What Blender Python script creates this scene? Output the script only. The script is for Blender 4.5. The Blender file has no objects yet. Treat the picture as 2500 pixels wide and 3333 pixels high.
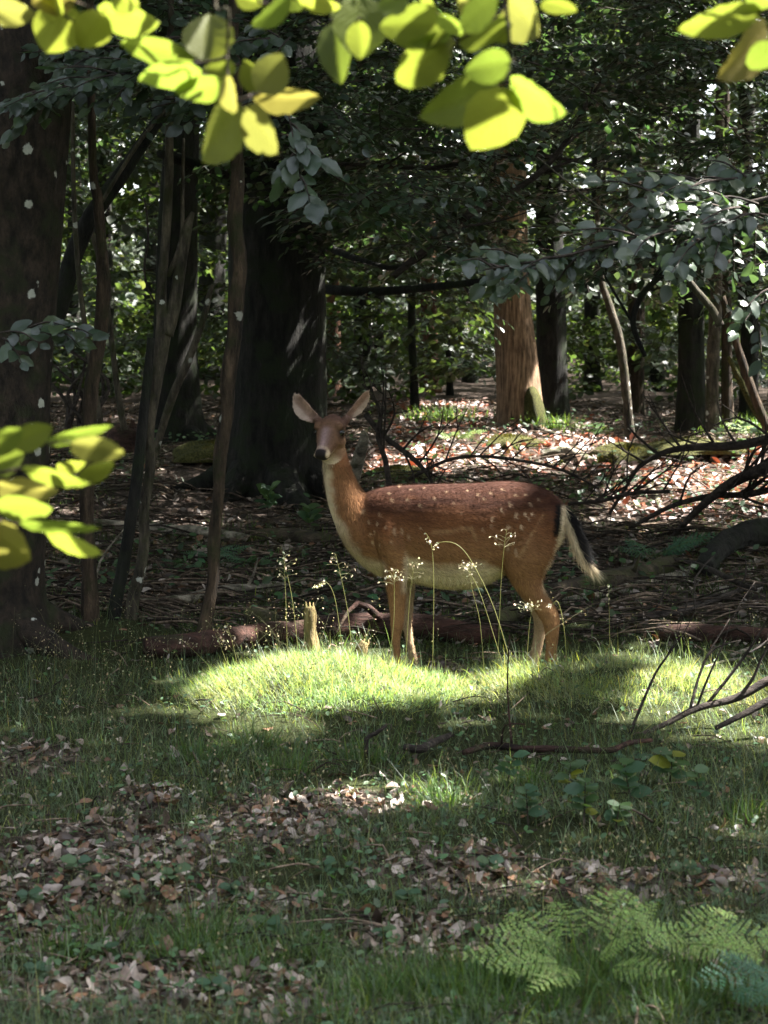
import bpy, math, random
import numpy as np
from mathutils import Vector, Matrix

random.seed(7)
rng = np.random.default_rng(11)
R = math.radians
scene = bpy.context.scene
col = scene.collection

# ------------------------------------------------------------------ camera
FPX, W0, H0, HOR = 6350.0, 2500.0, 3333.0, 1150.0
CAMZ = 1.45
PITCH = math.atan((H0 / 2 - HOR) / FPX)
cam = bpy.data.cameras.new('camera')
cam.sensor_fit = 'HORIZONTAL'; cam.sensor_width = 36.0
cam.lens = 36.0 * FPX / W0
cam.clip_start = 0.1; cam.clip_end = 1000
cam.dof.use_dof = True; cam.dof.focus_distance = 8.9; cam.dof.aperture_fstop = 9.5
camo = bpy.data.objects.new('camera', cam); col.objects.link(camo)
camo.location = (0, 0, CAMZ); camo.rotation_euler = (R(90) - PITCH, 0, 0)
scene.camera = camo

# ------------------------------------------------------------------ sky, sun, exposure
SUN_AZ, SUN_EL = 76.0, 54.0          # azimuth measured from the view direction (+Y) to the right (+X)
S = np.array([math.sin(R(SUN_AZ)) * math.cos(R(SUN_EL)), math.cos(R(SUN_AZ)) * math.cos(R(SUN_EL)), math.sin(R(SUN_EL))])
world = bpy.data.worlds.new('World'); scene.world = world; world.use_nodes = True
wn = world.node_tree.nodes; wl = world.node_tree.links; wn.clear()
sky = wn.new('ShaderNodeTexSky'); sky.sky_type = 'NISHITA'; sky.sun_disc = False
sky.sun_elevation = R(SUN_EL); sky.sun_rotation = R(SUN_AZ)
sky.air_density = 1.0; sky.dust_density = 2.0; sky.ozone_density = 1.0
hs = wn.new('ShaderNodeHueSaturation'); hs.inputs['Saturation'].default_value = 0.42
bg = wn.new('ShaderNodeBackground'); bg.inputs['Strength'].default_value = 0.094
wo = wn.new('ShaderNodeOutputWorld')
wl.new(sky.outputs[0], hs.inputs['Color']); wl.new(hs.outputs[0], bg.inputs['Color']); wl.new(bg.outputs[0], wo.inputs['Surface'])
sun = bpy.data.lights.new('sun', 'SUN'); sun.energy = 5.0; sun.angle = R(0.53); sun.color = (1.0, 0.97, 0.91)
suno = bpy.data.objects.new('sun', sun); col.objects.link(suno)
suno.rotation_euler = Vector(S).to_track_quat('Z', 'Y').to_euler(); suno.location = (6, 8, 14)

scene.render.engine = 'CYCLES'
scene.view_settings.view_transform = 'Standard'; scene.view_settings.look = 'None'
scene.view_settings.gamma = 1.0; scene.view_settings.use_curve_mapping = False
scene.view_settings.exposure = 3.15
cy = scene.cycles
cy.max_bounces = 6; cy.diffuse_bounces = 4; cy.glossy_bounces = 2; cy.transmission_bounces = 4; cy.transparent_max_bounces = 4
cy.caustics_reflective = False; cy.caustics_refractive = False
cy.sample_clamp_indirect = 4.0
cy.use_denoising = True
try: cy.denoiser = 'OPENIMAGEDENOISE'
except Exception: pass

# ------------------------------------------------------------------ noise, ground, projection
def _hash(ix, iy, seed):
    h = (ix.astype(np.int64) * 374761393 + iy.astype(np.int64) * 668265263 + seed * 974634777) & 0x7fffffff
    h = ((h ^ (h >> 13)) * 1274126177) & 0x7fffffff
    return ((h ^ (h >> 16)) & 0xffff) / 65535.0
def vnoise(x, y, seed=0):
    x = np.asarray(x, float); y = np.asarray(y, float)
    ix = np.floor(x); iy = np.floor(y); fx = x - ix; fy = y - iy
    u = fx * fx * (3 - 2 * fx); v = fy * fy * (3 - 2 * fy)
    a = _hash(ix, iy, seed); b = _hash(ix + 1, iy, seed); c = _hash(ix, iy + 1, seed); d = _hash(ix + 1, iy + 1, seed)
    return (a * (1 - u) + b * u) * (1 - v) + (c * (1 - u) + d * u) * v
def fbm(x, y, seed=0, o=3):
    s = 0; a = 1; t = 0
    for k in range(o):
        s = s + a * vnoise(np.asarray(x) * 2 ** k, np.asarray(y) * 2 ** k, seed + k * 17); t += a; a *= .5
    return s / t
MOUNDS = [(-0.27, 8.18, .15, .40, .38), (0.93, 8.26, .125, .46, .34), (1.75, 8.2, .03, .5, .4), (-1.35, 9.6, .10, .5, .5),
          (-2.05, 9.9, .16, .6, .6), (1.2, 19.8, .20, 1.5, 1.2), (2.3, 17.0, .18, .7, .6), (3.3, 19.5, .22, 1.0, .8),
          (-2.1, 15.5, .18, .9, .8), (-1.4, 19.0, .2, 1.0, .9), (-0.2, 21.0, .2, 1.2, .8), (0.55, 5.9, .05, .3, .25), (-.6, 5.2, .04, .5, .3), (-3.2, 13.5, .2, 1, 1)]
def gz(x, y):
    x = np.asarray(x, float); y = np.asarray(y, float)
    t = np.clip(y - 9.5, 0, None)
    z = .034 * np.minimum(t, 21) + .02 * np.clip(t - 21, 0, None)
    z = np.minimum(z, 1.45)
    for (mx, my, h, rx, ry) in MOUNDS:
        z = z + h * np.exp(-(((x - mx) / rx) ** 2 + ((y - my) / ry) ** 2))
    k = np.clip((y - 9) / 8, 0, 1)
    z = z + (.035 + .07 * k) * (fbm(x * 1.1, y * 1.1, 3) - .5) + .02 * (vnoise(x * 4.5, y * 4.5, 8) - .5)
    return z
FW = np.array([0, math.cos(PITCH), -math.sin(PITCH)]); UP = np.array([0, math.sin(PITCH), math.cos(PITCH)])
def ray(px, py):
    return FW + np.array([1., 0, 0]) * (px - W0 / 2) / FPX + UP * (H0 / 2 - py) / FPX
def P(px, py, D):
    d = ray(px, py); return np.array([0, 0, CAMZ]) + d * (D / d[1])
def G(px, py):
    d = ray(px, py); o = np.array([0, 0, CAMZ])
    t = np.arange(2, 90, .02); q = o[None] + d[None] * t[:, None]
    hit = np.nonzero(q[:, 2] <= gz(q[:, 0], q[:, 1]))[0]
    p = q[hit[0]] if len(hit) else q[-1]
    return np.array([p[0], p[1], float(gz(p[0], p[1]))])
def proj(Q):
    v = Q - np.array([0, 0, CAMZ]); z = v @ FW
    return W0 / 2 + FPX * v[:, 0] / z, H0 / 2 - FPX * (v @ UP) / z, z
def ppm(D): return FPX / D
def inpoly(x, y, poly):
    ins = np.zeros(x.shape, bool); n = len(poly)
    for i in range(n):
        x1, y1 = poly[i]; x2, y2 = poly[(i + 1) % n]
        c = ((y1 > y) != (y2 > y)) & (x < (x2 - x1) * (y - y1) / (y2 - y1 + 1e-12) + x1)
        ins ^= c
    return ins

# ------------------------------------------------------------------ mesh builder
def nrm(v): return v / (np.linalg.norm(v, axis=-1, keepdims=True) + 1e-12)
class MB:
    def __init__(s): s.V = []; s.F = {3: [], 4: []}; s.C = []; s.U = []; s.n = 0; s.M = {3: [], 4: []}
    def add(s, V, F, c=None, uv=None, mi=0):
        V = np.asarray(V, float)
        for f in F:
            f = np.asarray(f)
            if f.size == 0: continue
            s.F[f.shape[1]].append(f + s.n); s.M[f.shape[1]].append(np.full(len(f), mi))
        s.V.append(V); s.n += len(V)
        if c is None: c = np.ones((len(V), 3)) * .5
        c = np.broadcast_to(np.asarray(c, float), (len(V), 3)); s.C.append(c)
        s.U.append(np.zeros((len(V), 2)) if uv is None else uv)
        return s
    def mesh(s, name, mats, smooth=True):
        me = bpy.data.meshes.new(name)
        V = np.concatenate(s.V); C = np.concatenate(s.C)
        loops = []; tot = []; mi = []
        for k in (3, 4):
            if s.F[k]:
                f = np.concatenate(s.F[k]); loops.append(f.ravel()); tot.append(np.full(len(f), k)); mi.append(np.concatenate(s.M[k]))
        loops = np.concatenate(loops); tot = np.concatenate(tot); mi = np.concatenate(mi)
        st = np.concatenate([[0], np.cumsum(tot)[:-1]])
        me.vertices.add(len(V)); me.vertices.foreach_set('co', V.ravel().astype(np.float32))
        me.loops.add(len(loops)); me.loops.foreach_set('vertex_index', loops.astype(np.int32))
        me.polygons.add(len(tot)); me.polygons.foreach_set('loop_start', st.astype(np.int32)); me.polygons.foreach_set('loop_total', tot.astype(np.int32))
        me.polygons.foreach_set('material_index', mi.astype(np.int32))
        me.polygons.foreach_set('use_smooth', np.full(len(tot), smooth))
        me.update(calc_edges=True)
        a = me.color_attributes.new('Col', 'FLOAT_COLOR', 'POINT')
        a.data.foreach_set('color', np.concatenate([C, np.ones((len(C), 1))], 1).ravel().astype(np.float32))
        U = np.concatenate(s.U)
        if np.any(U):
            uvl = me.uv_layers.new(name='UVMap'); uvl.data.foreach_set('uv', U[loops].ravel().astype(np.float32))
        for m in (mats if isinstance(mats, (list, tuple)) else [mats]): me.materials.append(m)
        return me
    def build(s, name, mats, parent=None, smooth=True):
        me = s.mesh(name, mats, smooth)
        return link(name, me, parent)
def link(name, data, parent=None, mat=None):
    o = bpy.data.objects.new(name, data); col.objects.link(o)
    if parent is not None:
        o.parent = parent
        if mat is None: o.matrix_parent_inverse = parent.matrix_basis.inverted()
    if mat is not None: o.matrix_basis = mat
    return o
def tag(o, label=None, cat=None, group=None, kind=None):
    if label: o['label'] = label
    if cat: o['category'] = cat
    if group: o['group'] = group
    if kind: o['kind'] = kind
    return o
def thing(name, loc, label, cat, group=None):
    o = link(name, None); o.location = tuple(float(v) for v in loc); o.empty_display_size = .2
    return tag(o, label, cat, group)

def inst(mb, T, F, pos, ax, nn, sc, c, wid=None, mi=0, uv=None):
    """scatter a small template (x along, y across, z normal) as real geometry"""
    T = np.asarray(T, float); m = len(pos); n = len(T)
    if m == 0: return
    ax = nrm(np.asarray(ax, float)); nn = np.asarray(nn, float)
    yv = nrm(np.cross(nn, ax)); zv = np.cross(ax, yv)
    sc = np.broadcast_to(np.asarray(sc, float), (m,)); w = sc if wid is None else np.broadcast_to(np.asarray(wid, float), (m,))
    V = (pos[:, None, :] + T[None, :, 0:1] * (ax * sc[:, None])[:, None, :] + T[None, :, 1:2] * (yv * w[:, None])[:, None, :] + T[None, :, 2:3] * (zv * sc[:, None])[:, None, :])
    c = np.asarray(c, float)
    if c.ndim == 1: c = np.broadcast_to(c, (m, 3))
    C = np.repeat(c, n, 0)
    off = (np.arange(m) * n)
    FF = [(np.asarray(f)[None] + off[:, None, None]).reshape(-1, np.asarray(f).shape[1]) for f in F]
    mb.add(V.reshape(-1, 3), FF, C, None if uv is None else np.tile(uv, (m, 1)), mi)

def tube(mb, pts, rad, n=8, c=None, rough=0.0, seed=0, caps=True, sub=0, mi=0, ell=1.0):
    pts = np.asarray(pts, float); rad = np.asarray(rad, float)
    if sub:
        k = len(pts); t = np.linspace(0, k - 1, (k - 1) * sub + 1)
        def cr(a):
            a = np.asarray(a, float); i = np.clip(t.astype(int), 0, k - 2); f = t - i
            g = lambda j: a[np.clip(j, 0, k - 1)]
            f = f[:, None] if a.ndim > 1 else f
            p0, p1, p2, p3 = g(i - 1), g(i), g(i + 1), g(i + 2)
            return .5 * (2 * p1 + (p2 - p0) * f + (2 * p0 - 5 * p1 + 4 * p2 - p3) * f ** 2 + (3 * p1 - p0 - 3 * p2 + p3) * f ** 3)
        pts, rad = cr(pts), np.maximum(cr(rad), .0004)
    m = len(pts)
    tan = nrm(np.gradient(pts, axis=0))
    ref = np.array([0, 1., 0]) if abs(tan[:, 2]).mean() > .6 else np.array([0, 0, 1.])
    a = nrm(np.cross(tan, ref)); b = np.cross(tan, a)
    th = np.arange(n) * 2 * math.pi / n
    rr = np.repeat(rad[:, None], n, 1)
    if rough:
        L = np.concatenate([[0], np.cumsum(np.linalg.norm(np.diff(pts, axis=0), axis=1))])
        r0 = max(rad.mean(), 1e-3)
        nz = fbm(np.cos(th)[None] * 2.2 + 7 + 0 * L[:, None], np.sin(th)[None] * 2.2 + 9 + L[:, None] / r0 * .22, seed, 3) - .5
        nz2 = vnoise(np.cos(th)[None] * 4 + 31, np.sin(th)[None] * 4 + 11 + L[:, None] / r0 * .5, seed + 5) - .5
        rr = rr * (1 + rough * 2 * nz + rough * nz2)
    V = pts[:, None] + rr[:, :, None] * (np.cos(th)[None, :, None] * a[:, None] * ell + np.sin(th)[None, :, None] * b[:, None])
    i = np.arange(m - 1)[:, None] * n; j = np.arange(n)[None]; j2 = (j + 1) % n
    Q = np.stack([i + j, i + j2, i + n + j2, i + n + j], -1).reshape(-1, 4)
    V = V.reshape(-1, 3); F = [Q]
    if caps:
        V = np.concatenate([V, pts[:1], pts[-1:]])
        jj = np.arange(n)
        F.append(np.stack([np.full(n, m * n), (jj + 1) % n, jj], -1)); F.append(np.stack([np.full(n, m * n + 1), (m - 1) * n + jj, (m - 1) * n + (jj + 1) % n], -1))
    if c is not None and np.ndim(c) == 2 and len(c) == m:
        c = np.repeat(np.asarray(c), n, 0)
        if caps: c = np.concatenate([c, c[:1], c[-1:]])
    mb.add(V, F, c, mi=mi)
    return pts, rad

# ------------------------------------------------------------------ materials
def mat_new(name):
    m = bpy.data.materials.new(name); m.use_nodes = True
    nt = m.node_tree; nt.nodes.clear(); out = nt.nodes.new('ShaderNodeOutputMaterial')
    return m, nt, nt.nodes, nt.links, out
def N(nodes, t, **kw):
    n = nodes.new(t)
    for k, v in kw.items():
        if k in n.inputs.keys() if hasattr(n.inputs, 'keys') else False: n.inputs[k].default_value = v
        else: setattr(n, k, v)
    return n
def ramp(nodes, stops):
    r = nodes.new('ShaderNodeValToRGB'); e = r.color_ramp.elements
    while len(e) < len(stops): e.new(.5)
    for q, (p, c) in zip(e, stops): q.position = p; q.color = (*c, 1) if len(c) == 3 else c
    return r
def noise_node(nodes, links, scale, detail=4, rough=.55, coord='Object', stretch=None):
    tc = nodes.new('ShaderNodeTexCoord'); n = nodes.new('ShaderNodeTexNoise')
    n.inputs['Scale'].default_value = scale; n.inputs['Detail'].default_value = detail; n.inputs['Roughness'].default_value = rough
    if stretch:
        mp = nodes.new('ShaderNodeMapping'); mp.inputs['Scale'].default_value = stretch
        links.new(tc.outputs[coord], mp.inputs['Vector']); links.new(mp.outputs[0], n.inputs['Vector'])
    else: links.new(tc.outputs[coord], n.inputs['Vector'])
    return n
def mixc(nodes, links, a, b, fac, mode='MIX'):
    m = nodes.new('ShaderNodeMix'); m.data_type = 'RGBA'; m.blend_type = mode
    for sck, v in ((m.inputs[6], a), (m.inputs[7], b), (m.inputs[0], fac)):
        if hasattr(v, 'links') or hasattr(v, 'is_output'): links.new(v, sck)
        elif isinstance(v, (int, float)): sck.default_value = v
        else: sck.default_value = (*v, 1)
    return m.outputs[2]
def mat_leaf(name, tint=(1, 1, 1), ttint=(2.2, 2.4, .7), mixf=.35, rough=.38, spec=.5, jitter=.3, vein=False, grain=(22, .25)):
    """leaf blade: vertex colour 'Col' is the blade's own colour; part of the light passes through"""
    m, nt, ns, ls, out = mat_new(name)
    at = ns.new('ShaderNodeAttribute'); at.attribute_name = 'Col'
    oi = ns.new('ShaderNodeObjectInfo')
    mr = ns.new('ShaderNodeMapRange'); mr.inputs[3].default_value = 1 - jitter; mr.inputs[4].default_value = 1 + jitter
    ls.new(oi.outputs['Random'], mr.inputs[0])
    c0 = mixc(ns, ls, at.outputs['Color'], tint, 1.0, 'MULTIPLY')
    vm = ns.new('ShaderNodeVectorMath'); vm.operation = 'SCALE'; ls.new(c0, vm.inputs[0]); ls.new(mr.outputs[0], vm.inputs['Scale'])
    c = vm.outputs[0]
    nz = noise_node(ns, ls, grain[0], 4, .6)
    c = mixc(ns, ls, c, nz.outputs['Fac'], grain[1], 'OVERLAY')
    p = ns.new('ShaderNodeBsdfPrincipled'); p.inputs['Roughness'].default_value = rough; p.inputs['Specular IOR Level'].default_value = spec
    ls.new(c, p.inputs['Base Color'])
    tr = ns.new('ShaderNodeBsdfTranslucent')
    tcx = mixc(ns, ls, c, ttint, 1.0, 'MULTIPLY'); ls.new(tcx, tr.inputs['Color'])
    if vein:
        uv = ns.new('ShaderNodeUVMap'); sep = ns.new('ShaderNodeSeparateXYZ'); ls.new(uv.outputs[0], sep.inputs[0])
        ab = ns.new('ShaderNodeMath'); ab.operation = 'ABSOLUTE'; ls.new(sep.outputs['Y'], ab.inputs[0])
        ma = ns.new('ShaderNodeMath'); ma.operation = 'MULTIPLY_ADD'; ma.inputs[1].default_value = -.42; ls.new(ab.outputs[0], ma.inputs[0]); ls.new(sep.outputs['X'], ma.inputs[2])
        sn = ns.new('ShaderNodeMath'); sn.operation = 'SINE'; mu = ns.new('ShaderNodeMath'); mu.operation = 'MULTIPLY'; mu.inputs[1].default_value = 56
        ls.new(ma.outputs[0], mu.inputs[0]); ls.new(mu.outputs[0], sn.inputs[0])
        rp = ramp(ns, [(.0, (1, 1, 1)), (.80, (1, 1, 1)), (1.0, (.72, .78, .6))]); mr2 = ns.new('ShaderNodeMapRange'); mr2.inputs[1].default_value = -1
        ls.new(sn.outputs[0], mr2.inputs[0]); ls.new(mr2.outputs[0], rp.inputs[0])
        rp2 = ramp(ns, [(0, (.75, .7, .5)), (.035, (1, 1, 1))]); ls.new(ab.outputs[0], rp2.inputs[0])
        t2 = mixc(ns, ls, tcx, rp.outputs[0], 1.0, 'MULTIPLY'); t2 = mixc(ns, ls, t2, rp2.outputs[0], 1.0, 'MULTIPLY'); ls.new(t2, tr.inputs['Color'])
        b = ns.new('ShaderNodeBump'); b.inputs['Strength'].default_value = .25; b.inputs['Distance'].default_value = .001
        ls.new(sn.outputs[0], b.inputs['Height']); ls.new(b.outputs[0], p.inputs['Normal'])
    ms = ns.new('ShaderNodeMixShader'); ms.inputs[0].default_value = mixf
    ls.new(p.outputs[0], ms.inputs[1]); ls.new(tr.outputs[0], ms.inputs[2]); ls.new(ms.outputs[0], out.inputs['Surface'])
    return m
def mat_bark(name, dark, light, moss=None, mossamt=.5, lichen=0.0, scale=14, stretch=(1, 1, .25), bump=.6, rough=.9, vcol=False):
    m, nt, ns, ls, out = mat_new(name)
    n1 = noise_node(ns, ls, scale, 6, .65, stretch=stretch)
    rp = ramp(ns, [(.34, tuple(v * .6 for v in dark)), (.5, tuple((a + b) / 2 for a, b in zip(dark, light))), (.66, tuple(v * 1.25 for v in light))]); ls.new(n1.outputs['Fac'], rp.inputs[0]); c = rp.outputs[0]
    nf = noise_node(ns, ls, scale * 4.5, 4, .7, stretch=tuple(v ** .6 for v in stretch)); c = mixc(ns, ls, c, nf.outputs['Fac'], .55, 'OVERLAY')
    n3 = noise_node(ns, ls, scale * .18, 3, .5)
    c = mixc(ns, ls, c, n3.outputs['Fac'], .5, 'OVERLAY')
    if moss:
        n2 = noise_node(ns, ls, scale * .3, 5, .6); r2 = ramp(ns, [(.62 - .25 * mossamt, (0, 0, 0)), (.75 - .2 * mossamt, (1, 1, 1))])
        ls.new(n2.outputs['Fac'], r2.inputs[0]); c = mixc(ns, ls, c, moss, r2.outputs[0])
    if lichen:
        tc = ns.new('ShaderNodeTexCoord'); vo = ns.new('ShaderNodeTexVoronoi'); vo.inputs['Scale'].default_value = 10
        nd = noise_node(ns, ls, 26, 3, .6); wv = mixc(ns, ls, tc.outputs['Object'], nd.outputs['Color'], .05, 'MIX'); ls.new(wv, vo.inputs['Vector'])
        r3 = ramp(ns, [(.18, (1, 1, 1)), (.24, (0, 0, 0))])
        sp = ns.new('ShaderNodeSeparateColor'); ls.new(vo.outputs['Color'], sp.inputs[0])
        sz = ns.new('ShaderNodeMath'); sz.operation = 'MULTIPLY_ADD'; sz.inputs[1].default_value = .16; ls.new(sp.outputs[1], sz.inputs[0]); ls.new(vo.outputs['Distance'], sz.inputs[2]); sz2 = ns.new('ShaderNodeMath'); sz2.operation = 'SUBTRACT'; sz2.inputs[1].default_value = .06; ls.new(sz.outputs[0], sz2.inputs[0]); ls.new(sz2.outputs[0], r3.inputs[0])
        r4 = ramp(ns, [(1 - lichen, (0, 0, 0)), (1 - lichen + .02, (1, 1, 1))]); ls.new(sp.outputs[0], r4.inputs[0])
        f = mixc(ns, ls, r3.outputs[0], r4.outputs[0], 1.0, 'MULTIPLY')
        lc = mixc(ns, ls, (.40, .40, .35), nd.outputs['Fac'], .4, 'OVERLAY')
        c = mixc(ns, ls, c, lc, f)
    if vcol:
        at = ns.new('ShaderNodeAttribute'); at.attribute_name = 'Col'
        g = ns.new('ShaderNodeVectorMath'); g.operation = 'SCALE'; g.inputs['Scale'].default_value = 2.0; ls.new(at.outputs['Color'], g.inputs[0])
        c = mixc(ns, ls, c, g.outputs[0], 1.0, 'MULTIPLY')
    p = ns.new('ShaderNodeBsdfPrincipled'); p.inputs['Roughness'].default_value = rough; p.inputs['Specular IOR Level'].default_value = .25
    ls.new(c, p.inputs['Base Color'])
    b = ns.new('ShaderNodeBump'); b.inputs['Strength'].default_value = min(1, bump * 1.3); b.inputs['Distance'].default_value = .03
    hm = ns.new('ShaderNodeMath'); hm.operation = 'MULTIPLY_ADD'; hm.inputs[1].default_value = .35; ls.new(nf.outputs['Fac'], hm.inputs[0]); ls.new(n1.outputs['Fac'], hm.inputs[2]); ls.new(hm.outputs[0], b.inputs['Height']); ls.new(b.outputs[0], p.inputs['Normal'])
    ls.new(p.outputs[0], out.inputs['Surface'])
    return m

M = {}
M['leaf_fore'] = mat_leaf('foreground_beech_leaf', ttint=(1.45, 1.5, 1.2), mixf=.64, rough=.45, spec=.35, jitter=.12, vein=True)
M['leaf_mid'] = mat_leaf('shaded_beech_leaf', ttint=(2.0, 2.3, 1.0), mixf=.36, rough=.36, spec=.85, jitter=.25)
M['leaf_near'] = mat_leaf('near_bough_leaf', ttint=(2.0, 2.3, 1.0), mixf=.36, rough=.36, spec=.85, jitter=.3, vein=True)
M['leaf_far'] = mat_leaf('forest_leaf', ttint=(2.4, 2.5, .9), mixf=.42, rough=.45, spec=.5, jitter=.3)
M['grass'] = mat_leaf('grass_blade', ttint=(2.2, 2.2, .9), mixf=.40, rough=.5, spec=.35, jitter=.0)
M['straw'] = mat_leaf('dry_grass', ttint=(1.3, 1.25, 1.0), mixf=.35, rough=.6, spec=.3, jitter=.1)
M['litter'] = mat_leaf('fallen_leaf', ttint=(1.2, .9, .7), mixf=.12, rough=.5, spec=.45, jitter=.35, grain=(70, .7))
M['fern'] = mat_leaf('fern_frond', ttint=(2.2, 2.4, .8), mixf=.35, rough=.5, spec=.4, jitter=.12)
M['bark_big'] = mat_bark('old_beech_bark', (.010, .0075, .0055), (.034, .024, .017), (.020, .023, .009), .45, lichen=.45, scale=22, stretch=(1, 1, .5), bump=.5)
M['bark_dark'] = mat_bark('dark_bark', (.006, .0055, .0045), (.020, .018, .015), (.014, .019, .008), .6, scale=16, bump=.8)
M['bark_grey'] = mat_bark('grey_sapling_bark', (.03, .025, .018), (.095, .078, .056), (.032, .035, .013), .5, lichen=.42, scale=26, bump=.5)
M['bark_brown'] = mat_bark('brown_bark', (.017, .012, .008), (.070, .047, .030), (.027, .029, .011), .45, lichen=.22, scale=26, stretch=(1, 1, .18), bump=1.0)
M['wood_pale'] = mat_bark('bare_dead_wood', (.10, .06, .035), (.34, .22, .135), None, scale=46, stretch=(1, 1, .05), bump=.9, rough=.85)
M['bark_rust'] = mat_bark('rusty_bark', (.03, .014, .009), (.13, .06, .032), None, scale=24, stretch=(1, 1, .2), bump=.9)
M['wood_bright'] = mat_bark('splintered_wood', (.10, .07, .025), (.34, .25, .11), (.10, .10, .03), .5, scale=40, stretch=(1, 1, .1), bump=.8)
M['log_red'] = mat_bark('rotting_log_bark', (.016, .010, .008), (.070, .034, .025), (.03, .035, .014), .35, scale=16, stretch=(.25, 1, 1), bump=.9)
M['log_grey'] = mat_bark('weathered_branch', (.10, .085, .065), (.30, .26, .20), (.05, .055, .02), .35, lichen=.25, scale=22, stretch=(.3, 1, 1), bump=.7)
M['log_moss'] = mat_bark('mossy_log', (.025, .02, .014), (.08, .06, .04), (.05, .055, .016), .75, scale=14, stretch=(.4, 1, 1), bump=.9)
M['twig'] = mat_bark('dead_twig', (.018, .014, .012), (.055, .042, .034), None, scale=30, stretch=(.4, 1, 1), bump=.5)
M['moss'] = mat_bark('moss_cushion', (.03, .034, .009), (.10, .095, .024), None, scale=60, stretch=(1, 1, 1), bump=1.0)

# ground: soil, moss and packed litter
m, nt, ns, ls, out = mat_new('forest_floor')
n1 = noise_node(ns, ls, 7, 8, .65); n2 = noise_node(ns, ls, 38, 6, .75); n3 = noise_node(ns, ls, 1.3, 4, .6)
r1 = ramp(ns, [(.36, (.022, .015, .011)), (.52, (.065, .047, .037)), (.68, (.20, .15, .125))]); ls.new(n2.outputs['Fac'], r1.inputs[0])
r2 = ramp(ns, [(.3, (.016, .022, .008)), (.75, (.055, .062, .018))]); ls.new(n2.outputs['Fac'], r2.inputs[0])
at = ns.new('ShaderNodeAttribute'); at.attribute_name = 'Col'; sp = ns.new('ShaderNodeSeparateColor'); ls.new(at.outputs['Color'], sp.inputs[0])
ad = ns.new('ShaderNodeMath'); ad.operation = 'ADD'; ls.new(sp.outputs[0], ad.inputs[0]); ls.new(n1.outputs['Fac'], ad.inputs[1])
rm = ramp(ns, [(.72, (0, 0, 0)), (1.05, (1, 1, 1))]); dv = ns.new('ShaderNodeMath'); dv.operation = 'MULTIPLY'; dv.inputs[1].default_value = .8
ls.new(ad.outputs[0], dv.inputs[0]); ls.new(dv.outputs[0], rm.inputs[0])
gc = mixc(ns, ls, r1.outputs[0], r2.outputs[0], rm.outputs[0])
p = ns.new('ShaderNodeBsdfPrincipled'); p.inputs['Roughness'].default_value = .95; p.inputs['Specular IOR Level'].default_value = .15; ls.new(gc, p.inputs['Base Color'])
b = ns.new('ShaderNodeBump'); b.inputs['Strength'].default_value = 1.0; b.inputs['Distance'].default_value = .03; ls.new(n2.outputs['Fac'], b.inputs['Height']); ls.new(b.outputs[0], p.inputs['Normal'])
ls.new(p.outputs[0], out.inputs['Surface']); M['ground'] = m

# ------------------------------------------------------------------ ground sheet
def axis(lo, hi, dlo, dhi, step, grow=1.18):
    a = list(np.arange(dlo, dhi + 1e-6, step)); s = step
    while a[-1] < hi: s *= grow; a.append(a[-1] + s)
    s = step
    while a[0] > lo: s *= grow; a.insert(0, a[0] - s)
    return np.array(a)
LITTER_PX = [(330, 2790, 420, 130), (900, 2680, 260, 90), (150, 3000, 420, 110), (700, 2960, 330, 90), (500, 3230, 520, 110), (1480, 2830, 330, 90), (1380, 3080, 300, 90),
             (100, 2480, 170, 60), (480, 2600, 130, 60), (1950, 2880, 260, 60), (2300, 3180, 250, 80), (1700, 3290, 300, 60), (1120, 2620, 200, 50), (2380, 2890, 200, 50), (950, 3290, 350, 60), (1450, 2200, 90, 40)]
LIT = []
for (a, b_, ra, rb) in LITTER_PX:
    q = G(a, b_); q0 = G(a, b_ - rb); q1 = G(a, b_ + rb); LIT.append((q[0], q[1], ra * q[1] / FPX, max(.05, abs(q0[1] - q1[1]) / 2)))
def litterness(x, y):
    s = np.zeros(np.shape(x))
    for (lx, ly, ra, rb) in LIT:
        s = np.maximum(s, np.exp(-1.0 * (((x - lx) / ra) ** 2 + ((y - ly) / rb) ** 2) ** 2))
    s = s * (.55 + .9 * fbm(x * 3.1, y * 3.1, 40))
    back = np.clip((y - 9.6) / 1.5, 0, 1) * (.45 + .5 * fbm(x * .9, y * .9, 44))
    return np.clip(np.maximum(s, back), 0, 1)
gx = axis(-160, 160, -3.2, 3.2, .05); gy = axis(-14, 320, 3.4, 11.5, .05, 1.1)
XX, YY = np.meshgrid(gx, gy); ZZ = gz(XX, YY)
mb = MB(); nx, ny = len(gx), len(gy)
i = (np.arange(ny - 1)[:, None] * nx + np.arange(nx - 1)[None]).ravel()
cc = 1 - litterness(XX.ravel(), YY.ravel()); cc = np.stack([cc, cc, cc], 1)
mb.add(np.stack([XX, YY, ZZ], -1).reshape(-1, 3), [np.stack([i, i + 1, i + nx + 1, i + nx], -1)], cc)
tag(mb.build('ground', M['ground']), 'forest floor of soil, moss and old leaves under the trees', 'ground', kind='structure')

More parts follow.
